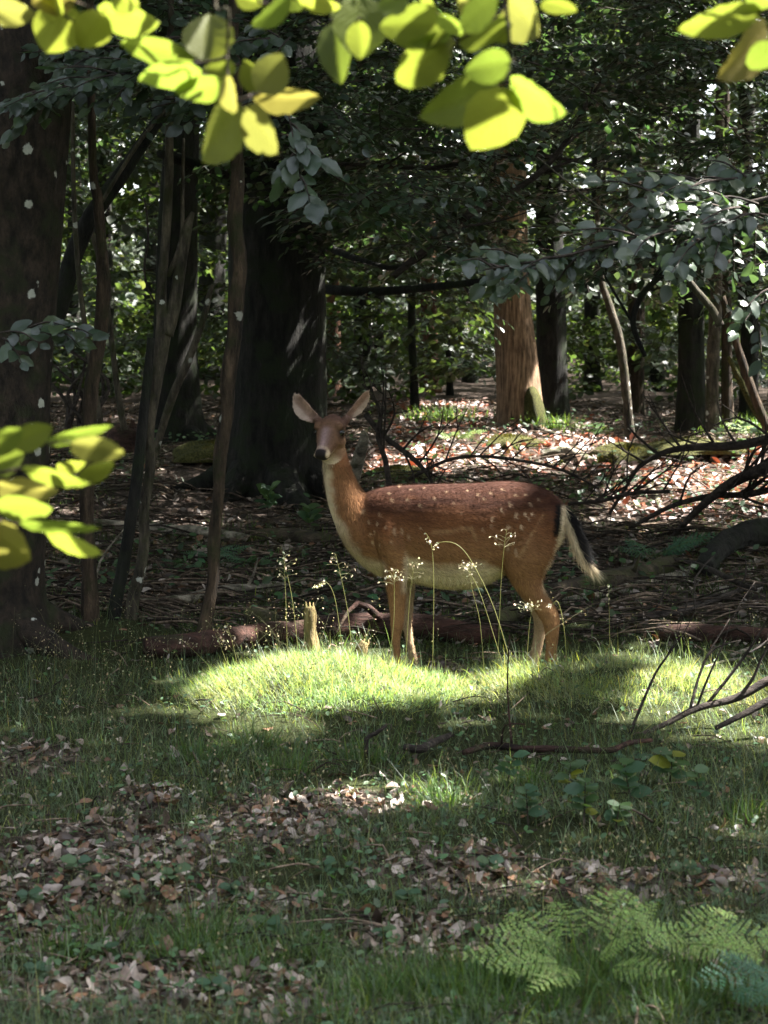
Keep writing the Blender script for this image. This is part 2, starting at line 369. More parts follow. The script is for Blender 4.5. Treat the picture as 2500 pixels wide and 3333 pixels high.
# ------------------------------------------------------------------ where the sun comes through the leaves
SUNPX = [
    [(570, 2330), (670, 2220), (830, 2120), (1010, 2085), (1180, 2080), (1270, 2110), (1350, 2180), (1390, 2250), (1320, 2290), (1210, 2310), (1100, 2350), (980, 2420), (860, 2420), (690, 2380)],
    [(1560, 2300), (1590, 2180), (1670, 2105), (1770, 2115), (1750, 2200), (1690, 2290), (1640, 2380)],
    [(1920, 2120), (2060, 2090), (2220, 2095), (2380, 2150), (2560, 2230), (2560, 2440), (2330, 2430), (2120, 2350), (2020, 2400), (1940, 2320), (1990, 2220)],
    [(1450, 2270), (1560, 2260), (1540, 2310), (1440, 2300)],
    [(1330, 1490), (1480, 1420), (1640, 1372), (1800, 1385), (1950, 1440), (1940, 1510), (1780, 1530), (1560, 1530), (1400, 1550)],
    [(2040, 1570), (2180, 1500), (2330, 1475), (2500, 1500), (2520, 1640), (2330, 1640), (2120, 1680)],
    [(1360, 1310), (1500, 1310), (1560, 1360), (1430, 1390), (1340, 1370)],
    [(2250, 1410), (2500, 1390), (2520, 1430), (2280, 1450)],
    [(1250, 1465), (1330, 1480), (1300, 1540), (1220, 1530)],
    [(570, 3080), (690, 3010), (740, 3060), (650, 3130)],
    [(430, 2770), (520, 2760), (560, 2800), (450, 2820)],
    [(2330, 2700), (2520, 2640), (2520, 2800), (2400, 2790)],
]
SUNPOLY = []
for pl in SUNPX:
    w = [G(a, b_) for a, b_ in pl]; SUNPOLY.append((np.array([q[:2] for q in w]), float(np.mean([q[2] for q in w])) + .03))
# crown openings cut to light the low boughs, muzzle, dead trunk and stalks
def rect(x0, x1, y0, y1): return np.array([(x0, y0), (x1, y0), (x1, y1), (x0, y1)])
SUNPOLY.append((rect(-.75, .75, 2.1, 3.1), 1.85)); SUNPOLY.append((rect(-.75, -.05, 2.1, 3.1), 1.3))
SUNPOLY.append((rect(.92, 1.40, 6.3, 6.8), 1.9)); SUNPOLY.append((rect(1.2, 1.4, 6.4, 6.8), 1.5))
SUNPOLY.append((rect(-.36, -.22, 8.66, 8.80), .98)); SUNPOLY.append((rect(1.62, 1.95, 22.6, 23.6), 1.2)); SUNPOLY.append((rect(-.45, -.1, 7.9, 8.5), .5)); SUNPOLY.append((rect(.0, .9, 8.0, 8.35), .45))
def lit(L, grow0=.05):
    """true for points that lie in one of the sun shafts"""
    r = np.zeros(len(L), bool)
    for pi_, (poly, z0) in enumerate(SUNPOLY):
        grow = max(grow0, .32) if pi_ in (4, 5, 6) else grow0
        t = (L[:, 2] - z0) / S[2]; x = L[:, 0] - S[0] * t; y = L[:, 1] - S[1] * t
        c = poly.mean(0); pg = c + (poly - c) * (1 + grow / np.maximum(.1, (poly.max(0) - poly.min(0)) / 2))[None]
        r |= (L[:, 2] > z0) & inpoly(x, y, pg)
    return r
# ------------------------------------------------------------------ trees
TREES = []     # (x, y, empty, kind) used to share out crown leaves and leafy branches
def px_tube(mb, pts, D, n=16, rough=.06, seed=0, sub=4, dz=0, c=None, mi=0):
    """pts: (px, py, width_px[, depth]) at depth D"""
    w = []; r = []
    for q in pts:
        d = q[3] if len(q) > 3 else D
        w.append(P(q[0], q[1], d)); r.append(q[2] / 2 * d / FPX)
    return tube(mb, w, r, n, c, rough, seed, sub=sub, mi=mi)
def tree(name, label, mat, pts, base=None, topz=11.0, n=18, rough=.07, seed=0, lean=(0, 0), roots=0, flare=1.35, limbs=(), D=None, crown=True, group=None, name2='trunk'):
    """trunk traced bottom-up from (px, py, width_px); carried on above the frame to topz"""
    b0 = G(*base) if base else None
    D = D or float(b0[1])
    w = [P(a, b_, D) for a, b_, c in pts]; r = [c / 2 * D / FPX for a, b_, c in pts]
    gzb = float(gz(w[0][0], D))
    foot = w[0].copy(); foot[2] = gzb + .02
    if w[0][2] > gzb + .12: w.insert(0, foot); r.insert(0, r[0] * flare)
    else: w[0][2] = gzb + .02; r[0] *= 1.0
    w.insert(0, np.array([w[0][0], D, gzb - .25])); r.insert(0, r[0] * 1.12)
    if topz:
        last = w[-1]; 
        k = 3
        for q in range(1, k + 1):
            f = q / k; w.append(last + np.array([lean[0] * f, lean[1] * f, (topz - last[2]) * f])); r.append(r[-1] * .86)
    t = thing(name, (w[1][0], D, gzb), label, 'tree', group)
    mb = MB(); tube(mb, w, r, n, None, rough, seed, sub=14 if n > 30 else 8)
    for k in range(roots):
        a = 2 * math.pi * (k + .3 * random.random()) / roots; L = r[1] * (1.1 + .9 * random.random()); pp = []; rr = []
        for f in (0, .35, .7, 1):
            x = w[1][0] + math.cos(a + .3 * f) * (r[1] * .55 + L * f); y = D + math.sin(a + .3 * f) * (r[1] * .55 + L * f)
            pp.append((x, y, float(gz(x, y)) + r[1] * (.45 * (1 - f) ** 1.8) - .03 * f)); rr.append(r[1] * (.30 * (1 - f) + .05))
        tube(mb, pp, rr, 8, None, .1, seed + k, sub=3)
    tr = mb.build(name2, mat, t)
    for li, lm in enumerate(limbs):
        lb = MB(); px_tube(lb, lm, D, 9, .08, seed + 30 + li); lb.build('limb', mat, t)
    TREES.append((w[1][0], D, t, crown))
    return t, D

tree('beech_tree', 'massive dark beech trunk spotted with white lichen above a spreading mossy foot', M['bark_big'],
     [(-10, 2080, 390), (-10, 1900, 310), (-5, 1600, 320), (0, 1250, 330), (15, 800, 360), (20, 350, 400), (22, 0, 410)], base=(60, 2085), n=48, rough=.035, seed=1, roots=7, topz=12, flare=1.3)
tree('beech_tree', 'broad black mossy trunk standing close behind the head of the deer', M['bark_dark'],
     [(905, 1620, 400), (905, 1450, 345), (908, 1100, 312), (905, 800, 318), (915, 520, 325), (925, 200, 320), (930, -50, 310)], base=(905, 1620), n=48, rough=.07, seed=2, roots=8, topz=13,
     limbs=[[(840, 610, 60, 17), (740, 575, 52, 16.6), (620, 530, 40, 16), (520, 500, 26, 15.6)], [(1050, 940, 34, 17), (1200, 950, 30, 16.2), (1400, 935, 26, 15.5), (1560, 915, 20, 15), (1680, 880, 12, 14.6)],
            [(1060, 800, 26, 17.2), (1180, 850, 22, 16.6), (1300, 870, 18, 16), (1420, 800, 14, 15.6), (1500, 690, 9, 15.4)]])
tree('dead_tree', 'barkless pale dead trunk of split wood with a mossy foot above the sunlit bank', M['wood_pale'],
     [(1692, 1390, 168), (1690, 1300, 150), (1680, 1150, 135), (1668, 1000, 122), (1660, 800, 118), (1656, 600, 115), (1652, 400, 110), (1668, 150, 85), (1680, -40, 70)], base=(1690, 1392), n=48, rough=.028, seed=3, topz=8.5, crown=False, roots=4)
DT = TREES[-1]
tree('forked_sapling', 'slim lichened sapling forking into a broken stub and a tall stem', M['bark_grey'],
     [(425, 2010, 44), (466, 1800, 36), (470, 1650, 34), (490, 1520, 33), (486, 1400, 36), (512, 1230, 38), (532, 1080, 50), (526, 960, 33), (538, 800, 30), (548, 600, 30), (552, 380, 26), (556, 100, 22), (556, -60, 20)], base=(425, 2015), n=14, rough=.09, seed=4, topz=5.5, flare=1.2,
     limbs=[[(540, 1090, 50), (566, 1000, 44), (585, 880, 40), (602, 780, 36), (612, 730, 30), (628, 690, 12)], [(548, 900, 18), (590, 780, 15), (594, 620, 12), (598, 450, 9)]])
tree('dead_sapling', 'slanting brown dead pole with peeling bark, its lower half bare wood', M['bark_brown'],
     [(662, 2110, 55), (668, 2030, 48), (694, 1880, 37), (698, 1760, 43), (712, 1600, 36), (716, 1480, 44), (738, 1350, 41), (742, 1230, 51), (764, 1080, 49), (768, 960, 56), (778, 850, 49), (764, 720, 51), (774, 560, 44), (762, 420, 46), (770, 250, 39), (758, 100, 37), (764, -60, 34)], base=(662, 2110), n=20, rough=.16, seed=5, topz=6, flare=1.15)
tree('rough_sapling', 'rough barked thin trunk between the massive trunk and the forked sapling', M['bark_brown'],
     [(294, 2010, 62), (290, 1850, 50), (282, 1650, 48), (290, 1400, 48), (298, 1250, 46), (324, 1100, 44), (338, 950, 46), (330, 800, 36), (318, 650, 34), (300, 480, 26)], base=(290, 2015), n=16, rough=.12, seed=6, topz=6)
tree('leaning_sapling', 'thin dark stem crossing low behind the forked sapling', M['bark_dark'],
     [(372, 2010, 46), (400, 1850, 40), (425, 1700, 40), (445, 1560, 38), (462, 1400, 34), (478, 1250, 30), (492, 1100, 24)], base=(372, 2015), n=12, rough=.1, seed=7, topz=0, crown=False)
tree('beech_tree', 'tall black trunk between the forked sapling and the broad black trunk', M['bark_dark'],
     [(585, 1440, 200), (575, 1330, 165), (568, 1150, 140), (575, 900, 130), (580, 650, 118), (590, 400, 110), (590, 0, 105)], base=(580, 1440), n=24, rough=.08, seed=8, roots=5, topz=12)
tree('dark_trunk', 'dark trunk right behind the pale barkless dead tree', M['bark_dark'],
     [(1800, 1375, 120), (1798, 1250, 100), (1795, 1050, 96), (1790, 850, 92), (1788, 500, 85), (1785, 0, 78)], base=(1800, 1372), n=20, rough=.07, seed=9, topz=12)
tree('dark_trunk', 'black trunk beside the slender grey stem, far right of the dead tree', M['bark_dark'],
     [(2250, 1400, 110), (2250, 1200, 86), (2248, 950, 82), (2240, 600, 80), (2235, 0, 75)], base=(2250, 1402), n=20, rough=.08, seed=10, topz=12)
tree('grey_sapling', 'slender grey stem standing in front of the black trunk on the right', M['bark_grey'],
     [(2318, 1425, 50), (2318, 1300, 44), (2322, 1150, 42), (2330, 1000, 40), (2338, 700, 36), (2345, 300, 30), (2350, -40, 28)], base=(2318, 1428), n=12, rough=.07, seed=11, topz=7)
tree('brown_sapling', 'reddish brown stem just right of the slender grey stem', M['bark_brown'],
     [(2368, 1410, 44), (2366, 1250, 38), (2365, 1050, 34), (2362, 700, 30), (2362, 200, 26)], base=(2368, 1408), n=12, rough=.08, seed=12, topz=7)
tree('brown_tree', 'brown tree with a pale lit foot between the dead tree and the slender grey stem', M['bark_brown'],
     [(2062, 1345, 74), (2068, 1250, 60), (2072, 1100, 56), (2070, 900, 54), (2066, 600, 50), (2060, 100, 46)], base=(2062, 1345), n=14, rough=.08, seed=13, topz=10)
tree('crooked_sapling', 'crooked young tree bending left in front of the brown tree', M['bark_grey'],
     [(2050, 1430, 36), (2042, 1320, 30), (2030, 1200, 30), (2015, 1100, 28), (1985, 1000, 26), (1955, 900, 22), (1945, 750, 18), (1950, 550, 14)], base=(2050, 1432), n=10, rough=.1, seed=14, topz=4.2)
tree('orange_trunk', 'rusty orange trunk in the distance right of the ears of the deer', M['bark_rust'],
     [(1400, 1275, 78), (1398, 1200, 60), (1396, 1050, 54), (1394, 700, 50), (1392, 200, 46)], base=(1400, 1275), n=14, rough=.08, seed=15, topz=11)
tree('orange_trunk', 'distant orange trunk glimpsed just above the ears of the deer', M['bark_rust'],
     [(1085, 1285, 60), (1085, 1150, 46), (1084, 900, 42), (1080, 300, 38)], base=(1085, 1285), n=12, rough=.1, seed=16, topz=10)
for k, (px_, pyb, w_, lab) in enumerate([
        (1180, 1300, 58, 'black trunk between the two distant orange trunks'), (1350, 1335, 26, 'thin black stem touching the rusty orange trunk'), (1465, 1290, 20, 'thin black stem left of the pale dead trunk'),
        (690, 1240, 90, 'grey trunk far behind the slanting brown pole'), (340, 1270, 60, 'far grey trunk seen past the rough thin trunk'), (240, 1250, 46, 'far stem beside the edge of the massive trunk'),
        (1230, 1255, 40, 'far dark stem between the orange trunks, right of the black one'), (2440, 1380, 60, 'dark trunk behind the leaning poles at the wood edge'), (1930, 1270, 52, 'far dim trunk in the gap right of the dead tree'),
        (2140, 1270, 44, 'far dim trunk left of the black trunk'), (500, 1225, 44, 'far stem between the forked sapling and the tall black trunk'), (1530, 1245, 44, 'far dim trunk left of the pale dead trunk')]):
    tree('far_trunk', lab, M['bark_dark'], [(px_, pyb, w_ * 1.35), (px_ - 2, pyb - 80, w_ * 1.05), (px_ - 4 + random.uniform(-8, 8), pyb - 300, w_), (px_ + random.uniform(-20, 20), pyb - 700, w_ * .92), (px_ + random.uniform(-25, 25), -60, w_ * .8)], base=(px_, pyb), n=12, rough=.09, seed=20 + k, topz=12, group='far trunks in the gloom')
# trees beside the view on the sunny side; their crowns shade the ground in view
for k, (x, y, r_, lab) in enumerate([(5.5, 4.6, .2, 'beech standing by the near right, outside the view'), (9.5, 6.0, .24, 'stout beech well to the right of the deer'), (6.4, 12.5, .22, 'beech right of the fallen dark limbs'),
        (13, 10, .25, 'beech farthest right on the sunny side'), (12, 18, .22, 'beech far right behind the fallen limbs'), (18, 5, .25, 'beech at the sunny clearing edge'), (9, 24, .22, 'beech deep in the wood on the right'),
        (-5.5, 7, .22, 'beech left of the massive lichened trunk'), (16, 30, .22, 'beech at the deep right of the wood'), (-7, 18, .22, 'beech deep in the wood on the left')]):
    t = thing('beech_tree', (x, y, float(gz(x, y))), lab, 'tree', 'beeches beside the view'); g0 = float(gz(x, y)); mb = MB()
    tube(mb, [(x, y, g0 - .2), (x, y, g0 + .1), (x + .03, y, g0 + 1.5), (x, y + .1, g0 + 5), (x + .1, y, g0 + 9), (x, y, g0 + 12)], [r_ * 1.5, r_ * 1.3, r_, r_ * .85, r_ * .6, r_ * .3], 12, None, .06, 60 + k, sub=4)
    mb.build('trunk', M['bark_dark'], t); TREES.append((x, y, t, True))

# moss slab and torn wood at the foot of the dead tree
mb = MB(); fx = [P(1738, 1400, DT[1] - .3), P(1740, 1345, DT[1] - .3), P(1735, 1290, DT[1] - .27), P(1728, 1262, DT[1] - .24)]
tube(mb, fx, [.13, .125, .10, .05], 12, None, .22, 5, sub=4); mb.build('mossy_bark_remnant', M['moss'], DT[2])

# leaning poles on the right and the slanting limb on the left
def pole(name, label, mat, pts, D, n=10, rough=.08, seed=0, cat='branch', group=None, ground_first=False, twigs=0):
    w0 = P(pts[0][0], pts[0][1], pts[0][3] if len(pts[0]) > 3 else D)
    if ground_first:
        g_ = G(pts[0][0], pts[0][1]); D = D or g_[1]; w0 = g_
    t = thing(name, w0, label, cat, group); mb = MB(); pp, rr = px_tube(mb, pts, D, n, rough, seed)
    mb.build('stem', mat, t)
    for k in range(twigs):
        i = random.randrange(len(pp) // 5, len(pp) - 1); q = pp[i]; d = nrm(pp[i] - pp[i - 1]); s = random.choice((-1, 1))
        L = random.uniform(.2, .6) * (1 + 8 * rr[i]); up = np.array([0, random.uniform(-.3, .3), random.uniform(.2, 1.0) * random.choice((1, 1, -.4))])
        d2 = nrm(d * .8 + up + np.array([s * .3, 0, 0])); e1 = q + d2 * L * .5 + np.array([0, 0, random.uniform(-.03, .05)]); e2 = e1 + nrm(d2 + rng.normal(0, .35, 3)) * L * .5
        tb = MB(); tube(tb, [q, e1, e2], [min(rr[i] * .55, .012), min(rr[i] * .4, .008), .002], 5, sub=3)
        f1 = e1 + nrm(d2 + rng.normal(0, .6, 3)) * L * .4; tube(tb, [e1, (e1 + f1) / 2 + rng.normal(0, .02, 3), f1], [min(rr[i] * .35, .006), .004, .0015], 4, sub=2)
        tb.build('twig', mat, t)
    return t
pole('leaning_pole', 'grey dead pole leaning right against the tall black trunk', M['bark_grey'], [(497, 1500, 22), (520, 1420, 24), (562, 1290, 28), (610, 1180, 26), (655, 1060, 22), (682, 960, 18), (692, 925, 8)], 13.3, seed=3)
pole('leaning_pole', 'brown pole leaning left at the wood edge right of the slender grey stem', M['bark_brown'], [(2500, 1400, 32), (2455, 1290, 30), (2420, 1190, 28), (2385, 1080, 24), (2350, 960, 20)], 19, seed=4)
pole('leaning_pole', 'mossy yellow pole propped under the brown leaning pole', M['moss'], [(2480, 1370, 24), (2440, 1300, 24), (2405, 1230, 20), (2370, 1160, 14)], 19.6, seed=5)
pole('slanting_limb', 'thick dark limb slanting down from the leaves behind the massive trunk', M['bark_dark'], [(170, 1080, 60), (205, 960, 60), (240, 830, 60), (300, 700, 58), (380, 590, 52), (455, 480, 44), (530, 370, 36), (600, 280, 28)], 11.5, n=14, seed=6)
pole('slanting_limb', 'thin pale edge of the dark slanting limb, built as a separate rod', M['bark_grey'], [(318, 680, 13), (390, 560, 13), (470, 440, 12), (560, 335, 10)], 11.2, seed=7)  # light edge of the limb above, built as its own pale strip
pole('thin_stem', 'long thin green stem beside the edge of the massive trunk', M['bark_grey'], [(330, 1390, 18), (290, 1150, 18), (262, 950, 17), (245, 750, 17), (238, 550, 15), (236, 330, 13)], 11.0, seed=8)
pole('thin_stem', 'thin grey stem bowing between the rough trunk and the forked sapling', M['bark_grey'], [(405, 1400, 22), (380, 1250, 20), (360, 1080, 18), (335, 900, 17), (305, 780, 15), (290, 700, 12)], 12.2, seed=9)
pole('hooked_twig', 'thin vine hanging in an S curve left of the forked sapling', M['twig'], [(505, 985, 7), (478, 930, 7), (470, 860, 7), (482, 790, 7), (478, 700, 6), (468, 640, 5)], 12.5, n=6, seed=10)
pole('bare_bough', 'bare dark bough rising across the pale dead trunk', M['twig'], [(1280, 900, 22), (1400, 800, 24), (1540, 690, 24), (1640, 640, 22), (1760, 560, 20), (1850, 450, 17), (1910, 340, 13), (1960, 260, 9)], 13.5, seed=11, twigs=8)
pole('bare_bough', 'long thin bare bough running level across the upper wood', M['twig'], [(1050, 530, 10), (1250, 540, 16), (1450, 545, 17), (1640, 508, 15), (1800, 510, 12), (2020, 560, 7)], 14, seed=12, twigs=6)
pole('bare_bough', 'arched bare bough below the leafy right bough', M['bark_dark'], [(2100, 1160, 14), (2060, 1050, 20), (2090, 960, 20), (2150, 900, 18), (2220, 840, 14), (2330, 790, 10)], 13, seed=13, twigs=4)
pole('leafy_sapling_stem', 'grey stem carrying the silvery leaves on the right', M['bark_grey'], [(2345, 1060, 28), (2320, 1010, 26), (2270, 950, 24), (2215, 880, 22), (2175, 830, 16), (2120, 800, 10)], 6.75, seed=14, twigs=2)

# ------------------------------------------------------------------ leaf templates
def leaf_lo():
    V = [(0, 0, 0), (.35, 0, -.015), (.7, 0, -.02), (1, 0, -.08)]
    for s in (1, -1): V += [(.16, s * .19, .03), (.48, s * .31, .05), (.8, s * .19, .01)]
    F = []
    for s, o in ((1, 4), (-1, 7)):
        f = [(0, 1, o), (1, o + 1, o), (1, 2, o + 1), (2, o + 2, o + 1), (2, 3, o + 2)]
        F += [t if s < 0 else t[::-1] for t in f]
    return np.array(V), [np.array(F)]
LEAF, LEAFF = leaf_lo()
QUAD = np.array([(0, 0, 0), (.45, .34, .04), (1, 0, -.05), (.5, -.34, .04)]); QUADF = [np.array([(0, 3, 2, 1)])]
def rdir(n, zbias=0, sp=1.0):
    v = rng.normal(0, sp, (n, 3)); v[:, 2] += zbias; return nrm(v)
def leafcol(n, base, var=.25, yel=.0):
    b_ = np.array(base)[None] * (1 + rng.normal(0, var, (n, 1))).clip(.35, 1.9)
    b_ = b_ * (1 + rng.normal(0, .08, (n, 3)))
    if yel:
        k = rng.random(n) < yel; b_[k] *= np.array([1.9, 1.5, .8])
    return b_.clip(.002, .9)

# ------------------------------------------------------------------ crowns high over the frame (leaves shared out to the nearest tree)
def crown_points(x0, x1, y0, y1, zlo, zhi, n, clump=0, thr=.5):
    p = np.stack([rng.uniform(x0, x1, n), rng.uniform(y0, y1, n), rng.uniform(zlo, zhi, n)], 1)
    if clump:
        k = fbm(p[:, 0] * clump + p[:, 2] * .3, p[:, 1] * clump, 77, 3) > thr; p = p[k]
    return p
CP = [crown_points(-6, 14, 5.0, 15, 6.2, 10.5, 52000), crown_points(14, 22, 4, 15, 6, 12, 5000),
      crown_points(-14, 26, 14, 34, 8, 14, 90000, .45, .30), crown_points(-22, 30, 34, 62, 9, 17, 80000, .35, .42)]
for i_ in (0, 1):
    q = CP[i_]; CP[i_] = q[~lit(q, .08) | (inpoly(q[:, 0] - S[0] * (q[:, 2] - 1.8) / S[2], q[:, 1] - S[1] * (q[:, 2] - 1.8) / S[2], rect(-.8, .8, 2, 3.2)) & (rng.random(len(q)) < .10))]
q = CP[2]; CP[2] = q[~lit(q, .12)]
CP[0] = CP[0][~((CP[0][:, 0] < .6) & (CP[0][:, 1] < 6.6))]  # crown gaps shaped so sun and sky light reach chosen spots
CP = np.concatenate(CP)
tx = np.array([(t[0], t[1]) for t in TREES if t[3]]); te = [t[2] for t in TREES if t[3]]
own = np.zeros(len(CP), int)
for a in range(0, len(CP), 20000):
    d = ((CP[a:a + 20000, None, :2] - tx[None]) ** 2).sum(-1); own[a:a + 20000] = d.argmin(1)
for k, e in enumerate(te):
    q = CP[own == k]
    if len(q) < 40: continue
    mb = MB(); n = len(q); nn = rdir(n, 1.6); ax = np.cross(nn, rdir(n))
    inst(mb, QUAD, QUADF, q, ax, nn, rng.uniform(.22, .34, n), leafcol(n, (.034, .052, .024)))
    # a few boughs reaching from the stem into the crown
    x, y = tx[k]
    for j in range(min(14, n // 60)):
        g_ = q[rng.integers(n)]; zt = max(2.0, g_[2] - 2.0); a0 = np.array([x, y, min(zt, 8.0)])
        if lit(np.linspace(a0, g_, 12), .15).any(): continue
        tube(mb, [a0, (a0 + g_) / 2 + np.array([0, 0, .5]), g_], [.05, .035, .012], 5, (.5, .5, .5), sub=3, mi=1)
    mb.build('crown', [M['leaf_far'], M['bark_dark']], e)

# ------------------------------------------------------------------ leafy branches of the understorey
def spray_mesh(name, L=1.0, leaf=.085, seed=0, base=(.032, .05, .028), droop=.15, mat=None):
    r_ = np.random.default_rng(seed); mb = MB(); pos = []; ax = []; nn = []
    def twig(a, d, L, r0, lvl):
        n = max(3, int(L / .1)); pts = [a]; dd = d.copy()
        for k in range(n):
            dd = nrm(dd + r_.normal(0, .10, 3) * np.array([1, 1, .5]) + np.array([0, 0, -droop * .12])); pts.append(pts[-1] + dd * L / n)
        pts = np.array(pts); tube(mb, pts, np.linspace(r0, .0018, len(pts)), 4, (.5, .5, .5), caps=False, mi=1)
        t = 0; side = 1; step = .052
        s = np.arange(.12 if lvl == 0 else .04, L, step)
        for u in s:
            f = u / L * n; i = min(int(f), n - 1); p_ = pts[i] + (pts[i + 1] - pts[i]) * (f - i); tt = nrm(pts[i + 1] - pts[i]); side = -side
            lat = nrm(np.cross(np.array([0, 0, 1.]), tt)) * side
            if lvl == 0 and u > .1 * L and r_.random() < .62 and u < .88 * L:
                twig(p_, nrm(tt * .75 + lat * .8 + r_.normal(0, .1, 3)), (L - u) * r_.uniform(.45, .75) + .08, r0 * .5, 1)
            if r_.random() < .93:
                pos.append(p_ + lat * .008); ax.append(nrm(tt * .45 + lat * .9 + np.array([0, 0, -.25]) + r_.normal(0, .22, 3))); nn.append(nrm(np.array([0, -.35, 1]) + r_.normal(0, .32, 3)))
        pos.append(pts[-1]); ax.append(dd + np.array([0, 0, -.2])); nn.append(nrm(np.array([0, -.3, 1]) + r_.normal(0, .3, 3)))
    twig(np.zeros(3), np.array([1., 0, .05]), L, .007, 0)
    n = len(pos); c = np.array(base)[None] * (1 + r_.normal(0, .25, (n, 1))).clip(.4, 1.8) * (1 + r_.normal(0, .08, (n, 3)))
    inst(mb, LEAF, LEAFF, np.array(pos), np.array(ax), np.array(nn), leaf * r_.uniform(.7, 1.2, n), c)
    return mb.mesh(name, [mat or M['leaf_mid'], M['twig']])
SPR = [spray_mesh('leafy_branch', 1.0, .085, 100 + k) for k in range(5)]
SPRF = [spray_mesh('leafy_branch', 1.0, .10, 200 + k, base=(.036, .052, .026), mat=M['leaf_far']) for k in range(4)]
utrees = [(t[0], t[1], t[2]) for t in TREES]
ux = np.array([(a, b_) for a, b_, c in utrees])
def put_sprays(n, dlo, dhi, lowpx, scale, meshes, xr=(-150, 2650), toppx=-150, dens=None, face=.0, hmin=.5):
    k = 0; tries = 0
    while k < n and tries < n * 12:
        tries += 1
        D = dlo * (dhi / dlo) ** random.random(); px_ = random.uniform(*xr); py_ = random.uniform(toppx, 1250)
        if py_ > lowpx(px_): continue
        if dens and random.random() > dens(px_, py_): continue
        if D < 23 and 1510 < px_ < 1810 and py_ < 1000 and random.random() < .88: continue
        q = P(px_, py_, D)
        if q[2] < gz(q[0], q[1]) + hmin: continue
        if lit(np.array([q, q + [0, 0, .0], q + [.4, 0, 0], q - [.4, 0, 0], q + [0, .4, 0], q - [0, .4, 0]]), .35).any() and D < 26: continue
        d = ((ux - q[None, :2]) ** 2).sum(1); e = utrees[int(d.argmin())][2]
        a = random.uniform(0, 2 * math.pi); 
        if face and random.random() < face: a = -math.pi / 2 + random.uniform(-1.1, 1.1)
        s = scale * random.uniform(.7, 1.25)
        mt = Matrix.Translation(Vector(q)) @ Matrix.Rotation(a, 4, 'Z') @ Matrix.Rotation(random.uniform(-.1, .45), 4, 'Y') @ Matrix.Rotation(random.uniform(-.5, .5), 4, 'X') @ Matrix.Diagonal((s, s, s, 1))
        o = link('leafy_branch', random.choice(meshes), e, e.matrix_basis.inverted() @ mt); k += 1
low1 = lambda x: np.interp(x, [-200, 240, 300, 700, 760, 1080, 1200, 1500, 1700, 2000, 2300, 2700], [500, 480, 420, 430, 600, 620, 880, 900, 760, 860, 1000, 1050])
low2 = lambda x: np.interp(x, [-200, 240, 700, 1080, 1200, 1700, 2000, 2300, 2700], [900, 980, 1000, 1000, 1040, 1040, 1080, 1100, 1150])
low3 = lambda x: np.interp(x, [-200, 240, 700, 1080, 1700, 2700], [1120, 1150, 1130, 1150, 1150, 1170])
put_sprays(150, 9.5, 15, lambda x: low1(x) - 60, .75, SPR, face=.5, dens=lambda x, y: 1 if (x > 1050 or x < 900 and y < 420) else .35)
put_sprays(330, 14, 22, low1, 1.0, SPR, face=.3, dens=lambda x, y: 1 if x > 1000 else .5)
put_sprays(380, 22, 34, low2, 1.3, SPRF, face=.3, dens=lambda x, y: 1 if x > 800 or y < 600 else .45)
put_sprays(420, 34, 58, low3, 2.0, SPRF, face=.3)
put_sprays(330, 27, 56, lambda x: 1240, 1.3, SPRF, toppx=1030, face=.3, hmin=.1, dens=lambda x, y: 1 if not (1560 < x < 1900) else .3)

# far wood that closes the view
mb = MB(); n = 60000
q = np.stack([rng.uniform(-26, 28, n), rng.uniform(62, 76, n), 1.0 + 24 * rng.random(n) ** 1.25], 1)
k = fbm(q[:, 0] * .35, q[:, 2] * .45, 5) > .28; q = q[k]; n = len(q); nn = nrm(rng.normal(0, .55, (n, 3)) + np.array([.2, -.55, .8])); ax = np.cross(nn, rdir(n))
inst(mb, QUAD, QUADF, q, ax, nn, rng.uniform(.3, .7, n), leafcol(n, (.04, .058, .024)))
n = 22000; q = np.stack([rng.uniform(-24, 24, n), rng.uniform(56, 72, n), .6 + 4.5 * rng.random(n)], 1); nn = nrm(rng.normal(0, .55, (n, 3)) + np.array([.2, -.55, .8])); ax = np.cross(nn, rdir(n))
inst(mb, QUAD, QUADF, q, ax, nn, rng.uniform(.2, .45, n), leafcol(n, (.045, .065, .022)))
tag(mb.build('distant_woodland', M['leaf_far']), 'mass of green leaves far behind the trees', 'woodland', kind='stuff')

# unseen leaf walls added round the viewer to cut low sky light
mb = MB(); n = 20000
a = rng.uniform(-2.75, -.4, n); rr_ = rng.uniform(13, 17, n); q = np.stack([np.cos(a) * rr_, np.sin(a) * rr_, 14.5 * rng.random(n)], 1); nn = nrm(rng.normal(0, .6, (n, 3)) + np.array([0, 0, .6])); ax = np.cross(nn, rdir(n))
inst(mb, QUAD, QUADF, q, ax, nn, rng.uniform(.3, .6, n), leafcol(n, (.034, .05, .024)))
for (x0_, x1_, n) in ((-17, -14, 15000), (24, 29, 15000)):
    q = np.stack([rng.uniform(x0_, x1_, n), rng.uniform(-14, 72, n), 15 * rng.random(n)], 1); nn = nrm(rng.normal(0, .6, (n, 3)) + np.array([0, 0, .5])); inst(mb, QUAD, QUADF, q, np.cross(nn, rdir(n)), nn, rng.uniform(.5, 1.0, n), leafcol(n, (.034, .05, .024)))
tag(mb.build('sky_blocking_leaves', M['leaf_far']), 'unseen leaf walls added behind and beside the viewer to block sky light', 'woodland', kind='stuff')

